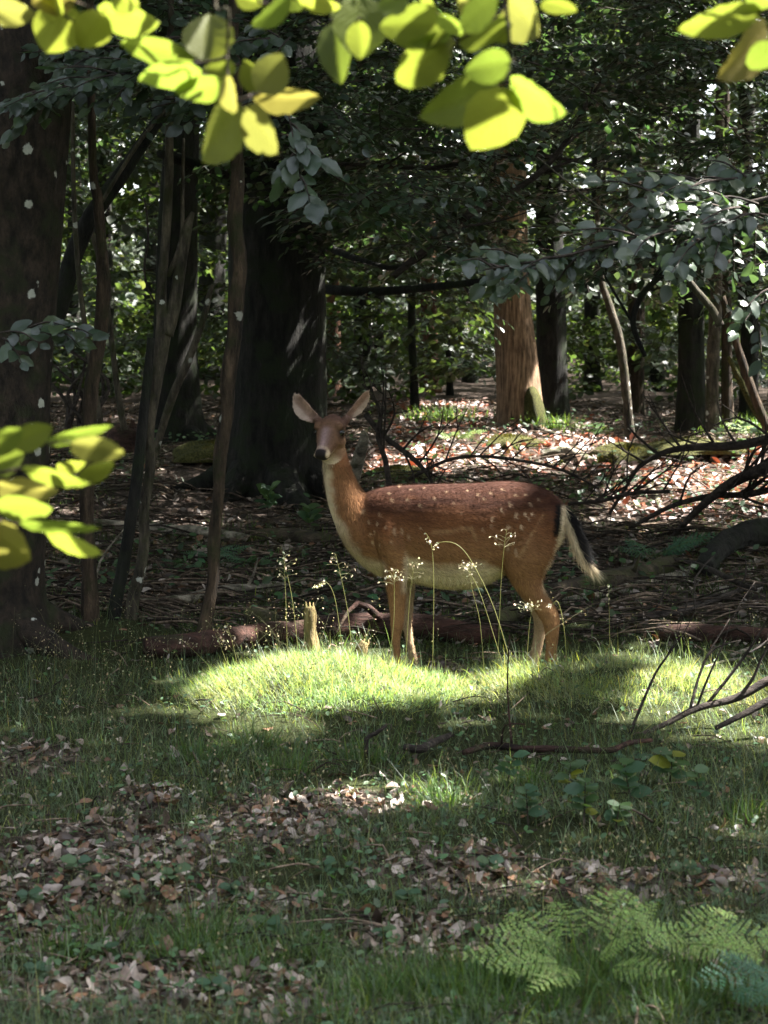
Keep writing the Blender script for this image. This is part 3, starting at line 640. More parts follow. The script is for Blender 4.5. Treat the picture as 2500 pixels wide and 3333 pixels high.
# ------------------------------------------------------------------ near boughs, leaf by leaf
LEAFM = []
def leaf_grid(seed, wid, cup, curl, fold):
    n, m_ = 10, 6; V = []; uv = []
    for i_ in range(n + 1):
        f = i_ / n; w = wid / 2 * (math.sin(math.pi * f ** .85) ** .75 if 0 < f < 1 else 0.0)
        for j in range(m_ + 1):
            t = -1 + 2 * j / m_; wav = 1 + .07 * math.sin(f * 40 + seed * 2.1) * abs(t) ** 3
            V.append((f, t * w * wav, cup * abs(t) * w + .014 * math.sin(f * 40 - abs(t) * 5) * abs(t) + curl * (f - .3) ** 2 + fold * t * w * (f - .4) + .02 * math.sin(f * 9 + seed) * t)); uv.append((f, t))
    q = [(i_ * (m_ + 1) + j, i_ * (m_ + 1) + j + 1, (i_ + 1) * (m_ + 1) + j + 1, (i_ + 1) * (m_ + 1) + j) for i_ in range(n) for j in range(m_)]
    return np.array(V), [np.array(q)], np.array(uv) + np.array([0, 1e-4])
for k in range(8):
    mb = MB(); r_ = random.Random(900 + k); T, F_, uv_ = leaf_grid(k, r_.uniform(.56, .72), r_.uniform(-.15, .4), r_.uniform(-.35, .12), r_.uniform(-.5, .5))
    mb.add(T, F_, np.array([(.034, .054, .030), (.028, .046, .028), (.042, .060, .03), (.036, .054, .034)][k % 4]) * r_.uniform(.8, 1.2), uv_); LEAFM.append(mb.mesh('leaf', M['leaf_near']))
def put_leaf(parent, p_, ax, nn, s, meshes=LEAFM, name='leaf'):
    ax = nrm(np.asarray(ax, float)); yv = nrm(np.cross(nn, ax)); zv = np.cross(ax, yv)
    mt = Matrix(((ax[0] * s, yv[0] * s, zv[0] * s, p_[0]), (ax[1] * s, yv[1] * s, zv[1] * s, p_[1]), (ax[2] * s, yv[2] * s, zv[2] * s, p_[2]), (0, 0, 0, 1)))
    return link(name, random.choice(meshes), parent, parent.matrix_basis.inverted() @ mt)
def bough(name, label, main, D, twigs, leafpx=62, nl=6, group=None, seed=1, nmean=(0, -.75, .75)):
    """main: (px, py, w, depth) branch; twigs: list of ((px,py,depth) start, end) each carrying leaves"""
    r_ = np.random.default_rng(seed)
    t = thing(name, P(main[0][0], main[0][1], main[0][3]), label, 'branch', group); mb = MB(); px_tube(mb, main, D, 7, .05, seed); 
    for (a, b_) in twigs:
        A = P(*a); B = P(*b_); mid = (A + B) / 2 + np.array([0, 0, .02])
        tube(mb, [A, mid, B], [.005, .0035, .0015], 4, sub=3)
        n = int(np.linalg.norm(B - A) / .042) + 2; d = nrm(B - A); lat = nrm(np.cross(d, np.array([0, -.5, .85])))
        for k in range(n + 1):
            f = (k + .6) / (n + .6); p_ = A * (1 - f) ** 2 + 2 * mid * f * (1 - f) + B * f ** 2; s = 1 if k % 2 else -1
            ax = d * .55 + lat * s * .85 + np.array([0, 0, -.35]) + r_.normal(0, .25, 3) if k < n else d
            put_leaf(t, p_, ax, nrm(np.array(nmean) + r_.normal(0, .28, 3)), leafpx / FPX * p_[1] * r_.uniform(.65, 1.35))
    mb.build('twigs', M['twig'], t)
    return t
random.seed(21)
def fan(pts, D, n, spread, rise, seed):
    """twigs leaving a polyline of pixels, to both sides"""
    r_ = random.Random(seed); o = []
    for k in range(n):
        f = (k + .5) / n * (len(pts) - 1); i = min(int(f), len(pts) - 2); u = f - i
        a = (pts[i][0] * (1 - u) + pts[i + 1][0] * u, pts[i][1] * (1 - u) + pts[i + 1][1] * u, D)
        an = r_.uniform(*spread); L = r_.uniform(110, 260); dd = r_.uniform(-.35, .35)
        o.append((a, (a[0] + L * math.cos(an), a[1] - L * math.sin(an) * .55 + rise, D + dd)))
    return o
bough('leafy_bough', 'grey-green leafy bough sweeping across the top of the massive left trunk',
      [(780, 210, 12, 8.6), (560, 230, 11, 8.6), (330, 250, 9, 8.5), (100, 330, 6, 8.4)], 8.5,
      fan([(760, 210), (560, 225), (330, 250), (110, 320)], 8.5, 34, (2.2, 4.6), 25, 1) + fan([(960, 120), (700, 130), (450, 150), (250, 190)], 8.9, 24, (2.2, 4.4), 20, 2) + fan([(1000, 330), (800, 300), (600, 330)], 9.2, 14, (2.4, 4.4), 30, 6), 52, seed=31)
bough('leafy_bough', 'silvery leafy bough reaching left in front of the pale dead trunk',
      [(8842, -437, 60, 4.6), (5600, 150, 40, 5.5), (3600, 470, 26, 6.2), (2520, 640, 16, 6.7), (2300, 720, 14, 6.6), (2050, 780, 11, 6.55), (1800, 840, 8, 6.5), (1560, 880, 5, 6.5)], 6.6,
      fan([(2480, 660), (2300, 720), (2050, 790), (1800, 845), (1600, 880)], 6.55, 30, (2.4, 4.3), 20, 3) + fan([(2520, 700), (2350, 760), (2200, 800)], 6.4, 14, (2.4, 4.9), 30, 4) + fan([(2500, 560), (2300, 600), (2100, 640)], 6.9, 14, (2.4, 4.2), 10, 5), 56, seed=32, nmean=(.38, -.68, .62))
bough('hanging_twig', 'hanging twig of broad grey leaves left of the pale dead trunk, over the black trunk',
      [(930, 330, 6, 7.2), (955, 450, 5, 7.2), (975, 560, 4, 7.2), (985, 650, 3, 7.2)], 7.2, [((945, 400, 7.2), (990, 470, 7.2)), ((955, 470, 7.2), (1035, 520, 7.2)), ((975, 570, 7.2), (1010, 660, 7.1)), ((960, 500, 7.2), (925, 570, 7.2))], 76, seed=33)
bough('hanging_twig', 'drooping leaves in front of the lichen spots of the massive trunk',
      [(-30, 1090, 6, 7.6), (80, 1070, 5, 7.6), (200, 1080, 4, 7.6), (270, 1100, 3, 7.6)], 7.6, [((20, 1080, 7.6), (130, 1120, 7.5)), ((90, 1070, 7.6), (210, 1060, 7.5)), ((180, 1080, 7.6), (260, 1130, 7.5)), ((10, 1100, 7.6), (70, 1180, 7.5)), ((200, 1080, 7.6), (300, 1090, 7.5))], 66, seed=34)
bough('leafy_bough', 'pale leaves hanging at the wood edge right of the slender grey stem',
      [(3700, 480, 16, 6.25), (3000, 640, 12, 6.5), (2560, 900, 8, 6.7), (2480, 1000, 6, 6.7), (2440, 1120, 4, 6.7)], 6.7, [((2540, 930, 6.7), (2420, 1010, 6.6)), ((2500, 980, 6.7), (2400, 1080, 6.6)), ((2470, 1050, 6.7), (2480, 1200, 6.6)), ((2540, 1000, 6.7), (2500, 1180, 6.8)), ((2560, 850, 6.7), (2400, 900, 6.8))], 54, seed=35, nmean=(.38, -.68, .62))
# ------------------------------------------------------------------ the deer
# drawn in a side view grid (u to the right, v downward, 1 unit = 0.925 mm), w = metres away from the camera
DY = 8.88; UN = .663 / (FPX / DY)
DX = P(900 + 900 * .663, 2100, DY)[0]
DZ = float(P(1500, 1200 + 1497 * .663, DY)[2])
TILT = math.tan(R(9))
def dl(u, v, w=0.0):
    x = (u - 900) * UN; return np.array([x, w - x * TILT, (1497 - v) * UN])
def loft(mb, secs, n=28):
    """secs: (centre, axis_a, axis_b) ellipses joined to a closed skin"""
    th = np.arange(n) * 2 * math.pi / n; m = len(secs)
    V = np.array([c + np.cos(th)[:, None] * a + np.sin(th)[:, None] * b_ for c, a, b_ in secs])
    i = np.arange(m - 1)[:, None] * n; j = np.arange(n)[None]; j2 = (j + 1) % n
    F = [np.stack([i + j, i + j2, i + n + j2, i + n + j], -1).reshape(-1, 4)]
    V = np.concatenate([V.reshape(-1, 3), [secs[0][0]], [secs[-1][0]]]); jj = np.arange(n)
    F.append(np.stack([np.full(n, m * n), (jj + 1) % n, jj], -1)); F.append(np.stack([np.full(n, m * n + 1), (m - 1) * n + jj, (m - 1) * n + (jj + 1) % n], -1))
    mb.add(V, F)
def smooth_tab(tab, sub=4):
    tab = np.asarray(tab, float); k = len(tab); t = np.linspace(0, k - 1, (k - 1) * sub + 1); i = np.clip(t.astype(int), 0, k - 2); f = (t - i)[:, None]
    g = lambda j: tab[np.clip(j, 0, k - 1)]
    p0, p1, p2, p3 = g(i - 1), g(i), g(i + 1), g(i + 2)
    return .5 * (2 * p1 + (p2 - p0) * f + (2 * p0 - 5 * p1 + 4 * p2 - p3) * f ** 2 + (3 * p1 - p0 - 3 * p2 + p3) * f ** 3)
mb = MB()
# trunk: u, v of back, v of belly, half width
T_ = smooth_tab([(338, 760, 850, .030), (360, 700, 905, .060), (410, 620, 962, .092), (470, 588, 1002, .115), (560, 570, 1030, .132), (660, 562, 1046, .146), (770, 557, 1066, .164), (880, 554, 1075, .174),
                 (990, 549, 1062, .172), (1080, 541, 1022, .158), (1170, 541, 965, .148), (1260, 554, 930, .140), (1330, 584, 900, .125), (1385, 632, 830, .085), (1408, 670, 770, .045)], 4)
secs = []
for u, a, b_, w in T_:
    c = dl(u, (a + b_) / 2); secs.append((c, np.array([0, w, 0]), np.array([0, 0, (b_ - a) / 2 * UN])))
loft(mb, secs, 36)
# neck: u, v, half width in the picture, half depth, depth offset
N_ = smooth_tab([(268, 330, 50, .045, -.02), (276, 400, 60, .050, -.012), (288, 470, 68, .056, -.006), (306, 550, 78, .064, 0), (334, 630, 94, .074, 0), (378, 710, 112, .088, 0), (440, 800, 130, .10, 0), (500, 860, 130, .10, 0)], 4)
secs = []; cs = np.array([dl(u, v, w) for u, v, r_, d, w in N_]); tn = nrm(np.gradient(cs, axis=0))
for (u, v, r_, d, w), c, t in zip(N_, cs, tn):
    side = nrm(np.cross(t, np.array([0, 1., 0]))); secs.append((c, side * r_ * UN, np.cross(side, t) * d))
loft(mb, secs, 28)
# head
hd = nrm(np.array([-.26, -.66, -.70])); hx = nrm(np.cross(hd, np.array([0, 0, 1.]))); hx = hx if hx[0] > 0 else -hx; hu = nrm(np.cross(hx, hd)); hu = hu if hu[2] > 0 else -hu
nose = dl(213, 412, -.155); poll = nose - hd * .232
H_ = smooth_tab([(-.012, .018, .020, -.004), (.0, .036, .036, -.006), (.03, .058, .054, -.010), (.06, .067, .058, -.013), (.09, .067, .057, -.016), (.12, .055, .053, -.019), (.15, .044, .046, -.020), (.18, .036, .039, -.018), (.205, .0345, .034, -.014), (.222, .033, .029, -.012), (.232, .026, .021, -.012), (.237, .012, .010, -.012)], 3)
secs = [(poll + hd * s + hu * o, hx * a, hu * b_) for s, a, b_, o in H_]
loft(mb, secs, 28)
def blob(c, r_, n=14):
    a = np.linspace(.05, math.pi - .05, 9); r_ = np.broadcast_to(np.asarray(r_, float), (3,))
    loft(mb, [(np.array(c) + np.array([0, 0, math.cos(t) * r_[2]]), np.array([math.sin(t) * r_[0], 0, 0]), np.array([0, math.sin(t) * r_[1], 0])) for t in a], n)
# brow ridges over the eyes, cheeks, chin
for s in (-1, 1):
    blob(poll + hd * .072 + hx * s * .052 + hu * .022, .021); blob(poll + hd * .10 + hx * s * .040 - hu * .045, .032)
    blob(poll + hd * .222 + hx * s * .020 - hu * .008, .016)
blob(poll + hd * .205 - hu * .042, (.024, .024, .018))
# ears: cupped blades with thickness
def ear(base, tip, width, open_dir, fold):
    d = nrm(tip - base); L = np.linalg.norm(tip - base); o = nrm(open_dir - d * (open_dir @ d)); sd = np.cross(d, o)
    n, m = 12, 9; out_ = []; inn = []
    for i in range(n + 1):
        f = i / n; w = width * (.40 + .60 * math.sin(min(1, f / .5) * math.pi / 2)) if f < .5 else width * (max(0.0, 1 - ((f - .5) / .5) ** 2.1) ** .62 + .03)
        bend = .035 * math.sin(f * math.pi) * fold
        ro, ri = [], []
        for j in range(m):
            t = -1 + 2 * j / (m - 1); cup = (1 - t * t) * (.55 * w) * (1 - .35 * f)
            p_ = base + d * L * f + sd * (t * w + bend) - o * cup
            ri.append(p_); ro.append(p_ - o * .008 * (1 - .5 * f) - o * .002)
        out_.append(ro); inn.append(ri)
    A = np.array(inn).reshape(-1, 3); B = np.array(out_).reshape(-1, 3); k = len(A); q = []
    for i in range(n):
        for j in range(m - 1):
            a = i * m + j; q.append((a, a + 1, a + m + 1, a + m)); q.append((k + a, k + a + m, k + a + m + 1, k + a + 1))
        a = i * m; q.append((a, a + m, k + a + m, k + a)); a = i * m + m - 1; q.append((a, k + a, k + a + m, a + m))
    for j in range(m - 1): q.append((j, k + j, k + j + 1, j + 1)); a = n * m + j; q.append((a, a + 1, k + a + 1, k + a))
    mb.add(np.concatenate([A, B]), [np.array(q)])
eL0 = dl(202, 250, -.02); eL1 = dl(72, 112, .015); ear(eL0, eL1, .040, np.array([-.10, -1, -.15]), -.6)
eR0 = dl(332, 248, .0); eR1 = dl(455, 96, .02); ear(eR0, eR1, .036, np.array([.80, -.62, .1]), .5)
tube(mb, [eL0 + (eL0 - eL1) * .25, eL0 * .86 + eL1 * .14], [.026, .017], 12, sub=3); tube(mb, [eR0 + (eR0 - eR1) * .25, eR0 * .86 + eR1 * .14], [.026, .017], 12, sub=3)
# legs: u, v, half width (units), half depth (m)
def leg(tab, w, sub=4, n=18):
    t_ = smooth_tab(tab, sub); cs = np.array([dl(u, v, w(v) if callable(w) else w) for u, v, a, b_ in t_]); tn = nrm(np.gradient(cs, axis=0)); secs = []
    for (u, v, a, b_), c, t in zip(t_, cs, tn):
        sd = nrm(np.cross(t, np.array([0, 1., 0]))); secs.append((c, sd * a * UN, np.cross(sd, t) * b_))
    loft(mb, secs, n)
leg([(552, 690, 22, .008), (556, 735, 60, .040), (562, 800, 88, .062), (575, 870, 84, .068), (580, 960, 64, .058), (583, 1040, 52, .046), (588, 1120, 44, .036), (590, 1200, 36, .028), (588, 1245, 33, .028), (584, 1290, 25, .021), (584, 1350, 20, .018), (587, 1410, 20, .017), (588, 1445, 23, .020), (582, 1470, 24, .022), (574, 1497, 28, .026)], -.092)
leg([(610, 800, 85, .05), (622, 900, 75, .055), (632, 980, 58, .05), (640, 1060, 40, .04), (642, 1130, 34, .032), (640, 1200, 30, .027), (636, 1245, 28, .027), (644, 1300, 22, .021), (656, 1370, 19, .018), (668, 1430, 21, .018), (672, 1460, 22, .02), (676, 1480, 24, .022), (674, 1500, 28, .025)], .075)
H1 = [(1240, 630, 30, .010), (1240, 690, 80, .045), (1238, 750, 110, .064), (1232, 820, 122, .078), (1222, 890, 114, .084), (1214, 960, 96, .075), (1230, 1030, 68, .055), (1262, 1090, 52, .042), (1306, 1150, 48, .036), (1332, 1195, 46, .032), (1340, 1245, 38, .028), (1340, 1310, 30, .023), (1336, 1380, 28, .021), (1328, 1430, 29, .023), (1320, 1462, 30, .025), (1310, 1497, 34, .029)]
leg(H1, -.096)
leg([(u - 8 - (max(0, v - 1000)) * .12, v, a * .95, b_) for u, v, a, b_ in H1], .085)
# tail
tl = smooth_tab([(1385, 655, 20, .020), (1412, 690, 24, .022), (1440, 745, 34, .023), (1463, 810, 38, .021), (1485, 870, 34, .017), (1510, 920, 24, .012), (1535, 955, 13, .009), (1560, 982, 4, .004)], 4)
cs = np.array([dl(u, v, -.035) for u, v, a, b_ in tl]); tn = nrm(np.gradient(cs, axis=0)); secs = []
for (u, v, a, b_), c, t in zip(tl, cs, tn):
    sd = nrm(np.cross(t, np.array([0, 1., 0]))); secs.append((c, sd * a * UN, np.cross(sd, t) * b_))
loft(mb, secs, 14)
tmp = mb.build('deer_shape', M['moss'])
md = tmp.modifiers.new('r', 'REMESH'); md.mode = 'VOXEL'; md.voxel_size = .0052; md.use_smooth_shade = True
md = tmp.modifiers.new('s', 'SMOOTH'); md.factor = .5; md.iterations = 7
dg = bpy.context.evaluated_depsgraph_get(); body_me = bpy.data.meshes.new_from_object(tmp.evaluated_get(dg)); bpy.data.objects.remove(tmp)
nv = len(body_me.vertices); V = np.zeros(nv * 3, np.float32); body_me.vertices.foreach_get('co', V); V = V.reshape(-1, 3).astype(float)
NV = np.zeros(nv * 3, np.float32); body_me.vertices.foreach_get('normal', NV); NV = NV.reshape(-1, 3).astype(float)
U_ = V[:, 0] / UN + 900; Vv = 1497 - V[:, 2] / UN; Wd = V[:, 1] + V[:, 0] * TILT
def sst(a, b_, x): t = np.clip((x - a) / (b_ - a), 0, 1); return t * t * (3 - 2 * t)
nzA = fbm(U_ * .02 + 50, Vv * .02, 5, 4) - .5; nzB = fbm(U_ * .006, Vv * .05 + Wd * 20, 9, 3) - .5
ue = U_ + nzA * 26; ve = Vv + nzA * 26
back = np.interp(U_, [0, 300, 400, 460, 600, 1000, 1200, 1300, 1420], [560, 560, 575, 585, 562, 549, 541, 565, 650])
dpt = ve - back
coat = np.array([.150, .062, .025]); dark = np.array([.044, .017, .011]); tan_ = np.array([.25, .128, .056]); cream = np.array([.56, .44, .29]); black = np.array([.005, .004, .004])
def mixv(c, b_, t): return c * (1 - t[:, None]) + np.asarray(b_)[None] * t[:, None]
C = np.repeat(coat[None], nv, 0)
torso = sst(380, 460, U_)
C = mixv(C, dark, (1 - sst(30, 225, dpt + nzB * 110)) * torso * .95)
C = mixv(C, tan_, sst(170, 360, dpt) * torso * .75)
C = mixv(C, tan_ * 1.05, (1 - torso) * sst(420, 520, Vv) * .35)
# legs: warm tan turning pale inside
C = mixv(C, tan_ * .92, sst(1000, 1120, Vv) * .8)
# belly
bl = np.interp(U_, [500, 600, 625, 650, 750, 900, 1000, 1060, 1100, 1130], [1040, 960, 890, 905, 942, 935, 925, 945, 985, 1040])
C = mixv(C, cream, sst(-26, 34, ve - bl + nzB * 40) * sst(590, 640, ue) * (1 - sst(1085, 1125, ue + (Vv - 1000) * .3)) * (1 - sst(1070, 1095, Vv) ))
inner = (Wd > -.03) & (Vv > 1000)
C[inner] = mixv(C[inner], cream * .8, np.full(inner.sum(), .45))
# chest and throat
fr = np.interp(Vv, [440, 560, 660, 740, 830, 900, 960, 1000], [216, 230, 240, 288, 330, 368, 405, 460])
C = mixv(C, cream, (1 - sst(10, 62, ue - fr + nzB * 30)) * sst(430, 470, Vv) * (1 - sst(990, 1030, Vv)) * .85 * (1 - .35 * sst(760, 840, Vv) * (1 - sst(860, 930, Vv))))
C = mixv(C, cream, (1 - sst(0, 70, fr + 110 - ue - (Vv - 960) * .3)) * 0)
chest = sst(905, 950, ve) * (1 - sst(500, 545, ue)) * (ve > 860)
C = mixv(C, cream * .95, chest * .8)
# rump: pale mirror edged black, pale back of the thigh
edge = np.interp(Vv, [630, 700, 780, 830, 900, 960, 1040, 1080], [1372, 1372, 1366, 1345, 1326, 1292, 1284, 1300])
C = mixv(C, cream * 1.05, sst(-6, 8, ue - edge) * sst(640, 665, Vv) * (1 - sst(1020, 1110, Vv)))
stripe = np.exp(-((U_ - np.interp(Vv, [640, 700, 800], [1368, 1362, 1354])) / 16.0) ** 4) * sst(630, 655, Vv) * (1 - sst(775, 800, Vv + nzA * 60))
C = mixv(C, black, np.clip(stripe * 1.2, 0, 1) * (Wd < .03))
# tail: black above, cream below
tc_u = np.interp(Vv, [655, 690, 745, 810, 870, 920, 955, 982], [1385, 1412, 1438, 1460, 1482, 1508, 1535, 1560])
ist = (U_ > 1409) & (Vv > 640) & (Vv < 1000)
tk = sst(-4, 10, U_ - tc_u + np.interp(Vv, [700, 900, 940], [8, 2, -8])) * (1 - sst(905, 945, Vv + nzA * 30))
Ct = mixv(np.repeat((cream * 1.02)[None], nv, 0), black, tk); C[ist] = Ct[ist]
# spots in loose rows, paler and larger on the haunch
sp_ = [(1160, 690, 11, 16, 1), (1205, 688, 9, 12, 1), (1240, 690, 8, 14, 1), (1225, 710, 7, 10, .8), (1045, 708, 10, 12, .8), (1045, 748, 9, 10, .6), (1122, 750, 12, 13, .9), (1185, 748, 9, 16, 1), (1092, 668, 8, 12, .7), (1130, 640, 8, 12, .6), (1060, 800, 9, 16, .4), (1080, 830, 8, 14, .4),
       (1120, 850, 10, 18, .6), (1155, 860, 9, 18, .6), (1160, 885, 8, 10, .5), (468, 838, 9, 12, .8), (488, 745, 7, 18, .5), (425, 688, 12, 8, .5), (460, 800, 8, 10, .4), (612, 780, 9, 18, .5), (575, 780, 8, 22, .45), (640, 800, 9, 16, .4), (640, 630, 10, 8, .4), (695, 650, 9, 9, .4), (560, 630, 9, 9, .35),
       (545, 600, 8, 6, .4), (600, 570, 8, 5, .4), (655, 580, 8, 5, .4), (720, 572, 8, 5, .35), (1040, 590, 9, 8, .5), (1010, 620, 7, 9, .4), (980, 600, 7, 8, .4), (930, 580, 8, 6, .4), (1100, 575, 8, 6, .45), (1160, 600, 8, 8, .45), (1230, 640, 8, 9, .5), (1210, 600, 8, 7, .4), (1270, 620, 7, 9, .4), (830, 590, 9, 6, .35), (770, 620, 9, 7, .35),
       (500, 700, 8, 12, .4), (530, 760, 7, 14, .4), (450, 740, 7, 12, .35), (700, 760, 9, 8, .35), (860, 640, 8, 7, .3), (900, 690, 8, 8, .3), (480, 790, 6, 8, .45), (505, 850, 6, 9, .35), (560, 830, 7, 12, .35), (1000, 760, 7, 11, .4)]
for (a, b_, ra, rb, k) in sp_:
    d = ((U_ + nzA * 14 - a) / (ra * .85)) ** 2 + ((Vv + nzA * 16 - b_) / (rb * .85)) ** 2
    C = mixv(C, (.46, .31, .19), (1 - sst(.2, 1.6, d)) * min(1, k * 1.15) * (Wd < .02))
def streak(C, pts, r_, k):
    for (a, b_), (c, d) in zip(pts[:-1], pts[1:]):
        t = np.clip(((U_ - a) * (c - a) + (Vv - b_) * (d - b_)) / ((c - a) ** 2 + (d - b_) ** 2), 0, 1); ds = np.hypot(U_ - a - t * (c - a), Vv - b_ - t * (d - b_))
        C = mixv(C, (.40, .24, .12), (1 - sst(0, r_ * 1.7, ds + nzA * 14)) * k * .75 * (Wd < .02))
    return C
C = streak(C, [(1290, 690), (1235, 780), (1175, 890)], 7, .55); C = streak(C, [(760, 778), (830, 772), (905, 755), (945, 757)], 11, .5); C = streak(C, [(945, 757), (960, 785), (968, 815)], 8, .4)
# hooves
C = mixv(C, (.018, .014, .012), sst(1470, 1476, Vv))
# head colours in head space
hp = V - poll; hs_ = hp @ hd; hxx = hp @ hx; huu = hp @ hu
head = (hs_ > -.03) & (hs_ < .26) & (np.abs(hxx) < .085) & (Vv < 470) & (np.abs(huu + .015) < .085)
grey = np.array([.165, .095, .075])
Ch = np.repeat(np.array([[.135, .072, .042]]), nv, 0)
Ch = mixv(Ch, (.085, .045, .034), (1 - sst(.028, .075, hs_)) * .85)
Ch = mixv(Ch, (.27, .18, .17), np.exp(-(hxx / .022) ** 2) * sst(.075, .11, hs_) * (huu > -.01) * .9)  # grey-mauve nose bridge, brightened to carry a painted highlight
Ch = mixv(Ch, (.22, .125, .065), sst(.02, .06, -huu) * .6)
Ch = mixv(Ch, cream, sst(.028, .045, -huu - .0) * sst(.15, .19, hs_) * .9)
Ch = mixv(Ch, cream * 1.1, sst(.19, .205, hs_) * sst(.022, .032, np.abs(hxx)) * (huu > -.025) * .75)
nosep = sst(.204, .212, hs_) * (1 - sst(.022, .029, np.abs(hxx))) * sst(-.036, -.028, huu)
rim_ = np.exp(-((hs_ - .196) / .008) ** 2) * (1 - sst(.024, .034, np.abs(hxx))) * (huu > 0)
Ch = mixv(Ch, cream * .9, rim_ * .45)
Ch = mixv(Ch, (.016, .012, .011), nosep)
mouth = np.exp(-((huu + .036) / .0045) ** 2) * sst(.17, .19, hs_); Ch = mixv(Ch, (.03, .018, .014), mouth * .85)
eyeM = np.zeros(nv)
for s in (-1, 1):
    ec = poll + hd * .085 + hx * s * .0600 - hu * .004; d = np.linalg.norm(V - ec, axis=1); eyeM = np.maximum(eyeM, 1 - sst(.018, .038, d))
Ch = mixv(Ch, (.045, .024, .016), eyeM * .9)
C[head] = Ch[head]
# ears: pale hairy inside, dark outside and rim
for (e0, e1, od) in ((eL0, eL1, np.array([-.10, -1, -.15])), (eR0, eR1, np.array([.80, -.62, .1]))):
    d = nrm(e1 - e0); L = np.linalg.norm(e1 - e0); f = (V - e0) @ d / L; o = nrm(od - d * (od @ d)); rad = np.linalg.norm(V - e0 - (f * L)[:, None] * d, axis=1)
    m_ = (f > .03) & (f < 1.1) & (rad < .06) & (Vv < 300)
    ins = sst(.0, .45, NV @ o); sd_ = np.abs((V - e0) @ np.cross(d, o))
    ce = mixv(np.repeat(np.array([[.085, .050, .038]]), nv, 0), (.34, .215, .16), ins * (.55 + .45 * sst(-.1, .15, nzA)))
    ce = mixv(ce, (.40, .31, .25), sst(.55, 1.0, sd_ / .034) * ins * .7)
    ce = mixv(ce, (.42, .33, .26), sst(.80, .97, f) * .5 + 0 * f); ce = mixv(ce, (.10, .055, .04), (1 - sst(.05, .32, f)) * .8)
    w_ = sst(.03, .12, f)
    C[m_] = (C * (1 - w_[:, None]) + ce * w_[:, None])[m_]
C *= (1 + nzB[:, None] * .35 + nzA[:, None] * .2); C = C.clip(.004, .8)
ca = body_me.color_attributes.new('Col', 'FLOAT_COLOR', 'POINT'); ca.data.foreach_set('color', np.concatenate([C, np.ones((nv, 1))], 1).ravel().astype(np.float32))
m, nt, ns, ls, out = mat_new('deer_coat')
at = ns.new('ShaderNodeAttribute'); at.attribute_name = 'Col'
nz = noise_node(ns, ls, 90, 4, .6, stretch=(.25, 1, 1)); cc_ = mixc(ns, ls, at.outputs['Color'], nz.outputs['Fac'], .3, 'OVERLAY')
p = ns.new('ShaderNodeBsdfPrincipled'); p.inputs['Roughness'].default_value = .75; p.inputs['Specular IOR Level'].default_value = .15; ls.new(cc_, p.inputs['Base Color'])
p.inputs['Sheen Weight'].default_value = .03; p.inputs['Sheen Roughness'].default_value = .4
b = ns.new('ShaderNodeBump'); b.inputs['Strength'].default_value = .35; b.inputs['Distance'].default_value = .006; ls.new(nz.outputs['Fac'], b.inputs['Height']); ls.new(b.outputs[0], p.inputs['Normal']); ls.new(p.outputs[0], out.inputs['Surface'])
M['coat'] = m
m, nt, ns, ls, out = mat_new('deer_hair'); at = ns.new('ShaderNodeAttribute'); at.attribute_name = 'Col'
p = ns.new('ShaderNodeBsdfPrincipled'); p.inputs['Roughness'].default_value = .8; p.inputs['Specular IOR Level'].default_value = .12; ls.new(at.outputs['Color'], p.inputs['Base Color']); ls.new(p.outputs[0], out.inputs['Surface']); M['hair'] = m
m, nt, ns, ls, out = mat_new('deer_eye'); p = ns.new('ShaderNodeBsdfPrincipled'); p.inputs['Base Color'].default_value = (.006, .004, .003, 1); p.inputs['Roughness'].default_value = .22; ls.new(p.outputs[0], out.inputs['Surface']); M['eye'] = m
body_me.materials.clear(); body_me.materials.append(M['coat']); body_me.name = 'body'
deer = thing('fallow_deer', (DX, DY, DZ), 'spotted brown doe with cream belly standing side on, head turned this way', 'deer')
IDm = Matrix.Identity(4)
link('body', body_me, deer, IDm)
for s in (-1, 1):
    mbe = MB(); c0 = poll + hd * .086 + hx * s * .0575 - hu * .003; aa = np.linspace(.03, math.pi - .03, 12); ths = np.arange(16) * math.pi / 8
    Ve = np.array([[c0 + .0165 * (np.cos(t) * hu + np.sin(t) * (np.cos(q_) * hd + np.sin(q_) * hx)) for q_ in ths] for t in aa]).reshape(-1, 3)
    i = np.arange(11)[:, None] * 16; j = np.arange(16)[None]; j2 = (j + 1) % 16
    mbe.add(Ve, [np.stack([i + j, i + 16 + j, i + 16 + j2, i + j2], -1).reshape(-1, 4)])
    link('eye', mbe.mesh('eye', M['eye']), deer, IDm)
# short hair lying along the body
np_ = len(body_me.polygons); pc = np.zeros(np_ * 3, np.float32); body_me.polygons.foreach_get('center', pc); pc = pc.reshape(-1, 3).astype(float)
pn = np.zeros(np_ * 3, np.float32); body_me.polygons.foreach_get('normal', pn); pn = pn.reshape(-1, 3).astype(float)
pv = np.zeros(np_, np.int32); body_me.polygons.foreach_get('loop_start', pv); lv = np.zeros(len(body_me.loops), np.int32); body_me.loops.foreach_get('vertex_index', lv); pcx = C[lv[pv]]
sel = rng.integers(0, np_, 110000); q = pc[sel] + rng.normal(0, .002, (len(sel), 3)); nn = pn[sel]; uu = q[:, 0] / UN + 900; vq = 1497 - q[:, 2] / UN
fl = np.stack([np.where(vq > 1000, .1, .8), np.full(len(q), -.1), np.where(vq > 1000, -1.0, -.35)], 1); nk = (uu < 430) & (vq > 400) & (vq < 800); fl[nk] = (.25, 0, -1)
isT = (uu > 1400); fl[isT] = (.5, 0, -1)
isH = (uu < 480) & (vq < 460); fl[isH] = -hd
fl = fl + rng.normal(0, .22, fl.shape); fl = nrm(fl - nn * (fl * nn).sum(1, keepdims=True)); lift = rng.uniform(.15, .48, (len(q), 1)); axh = nrm(fl + nn * lift)
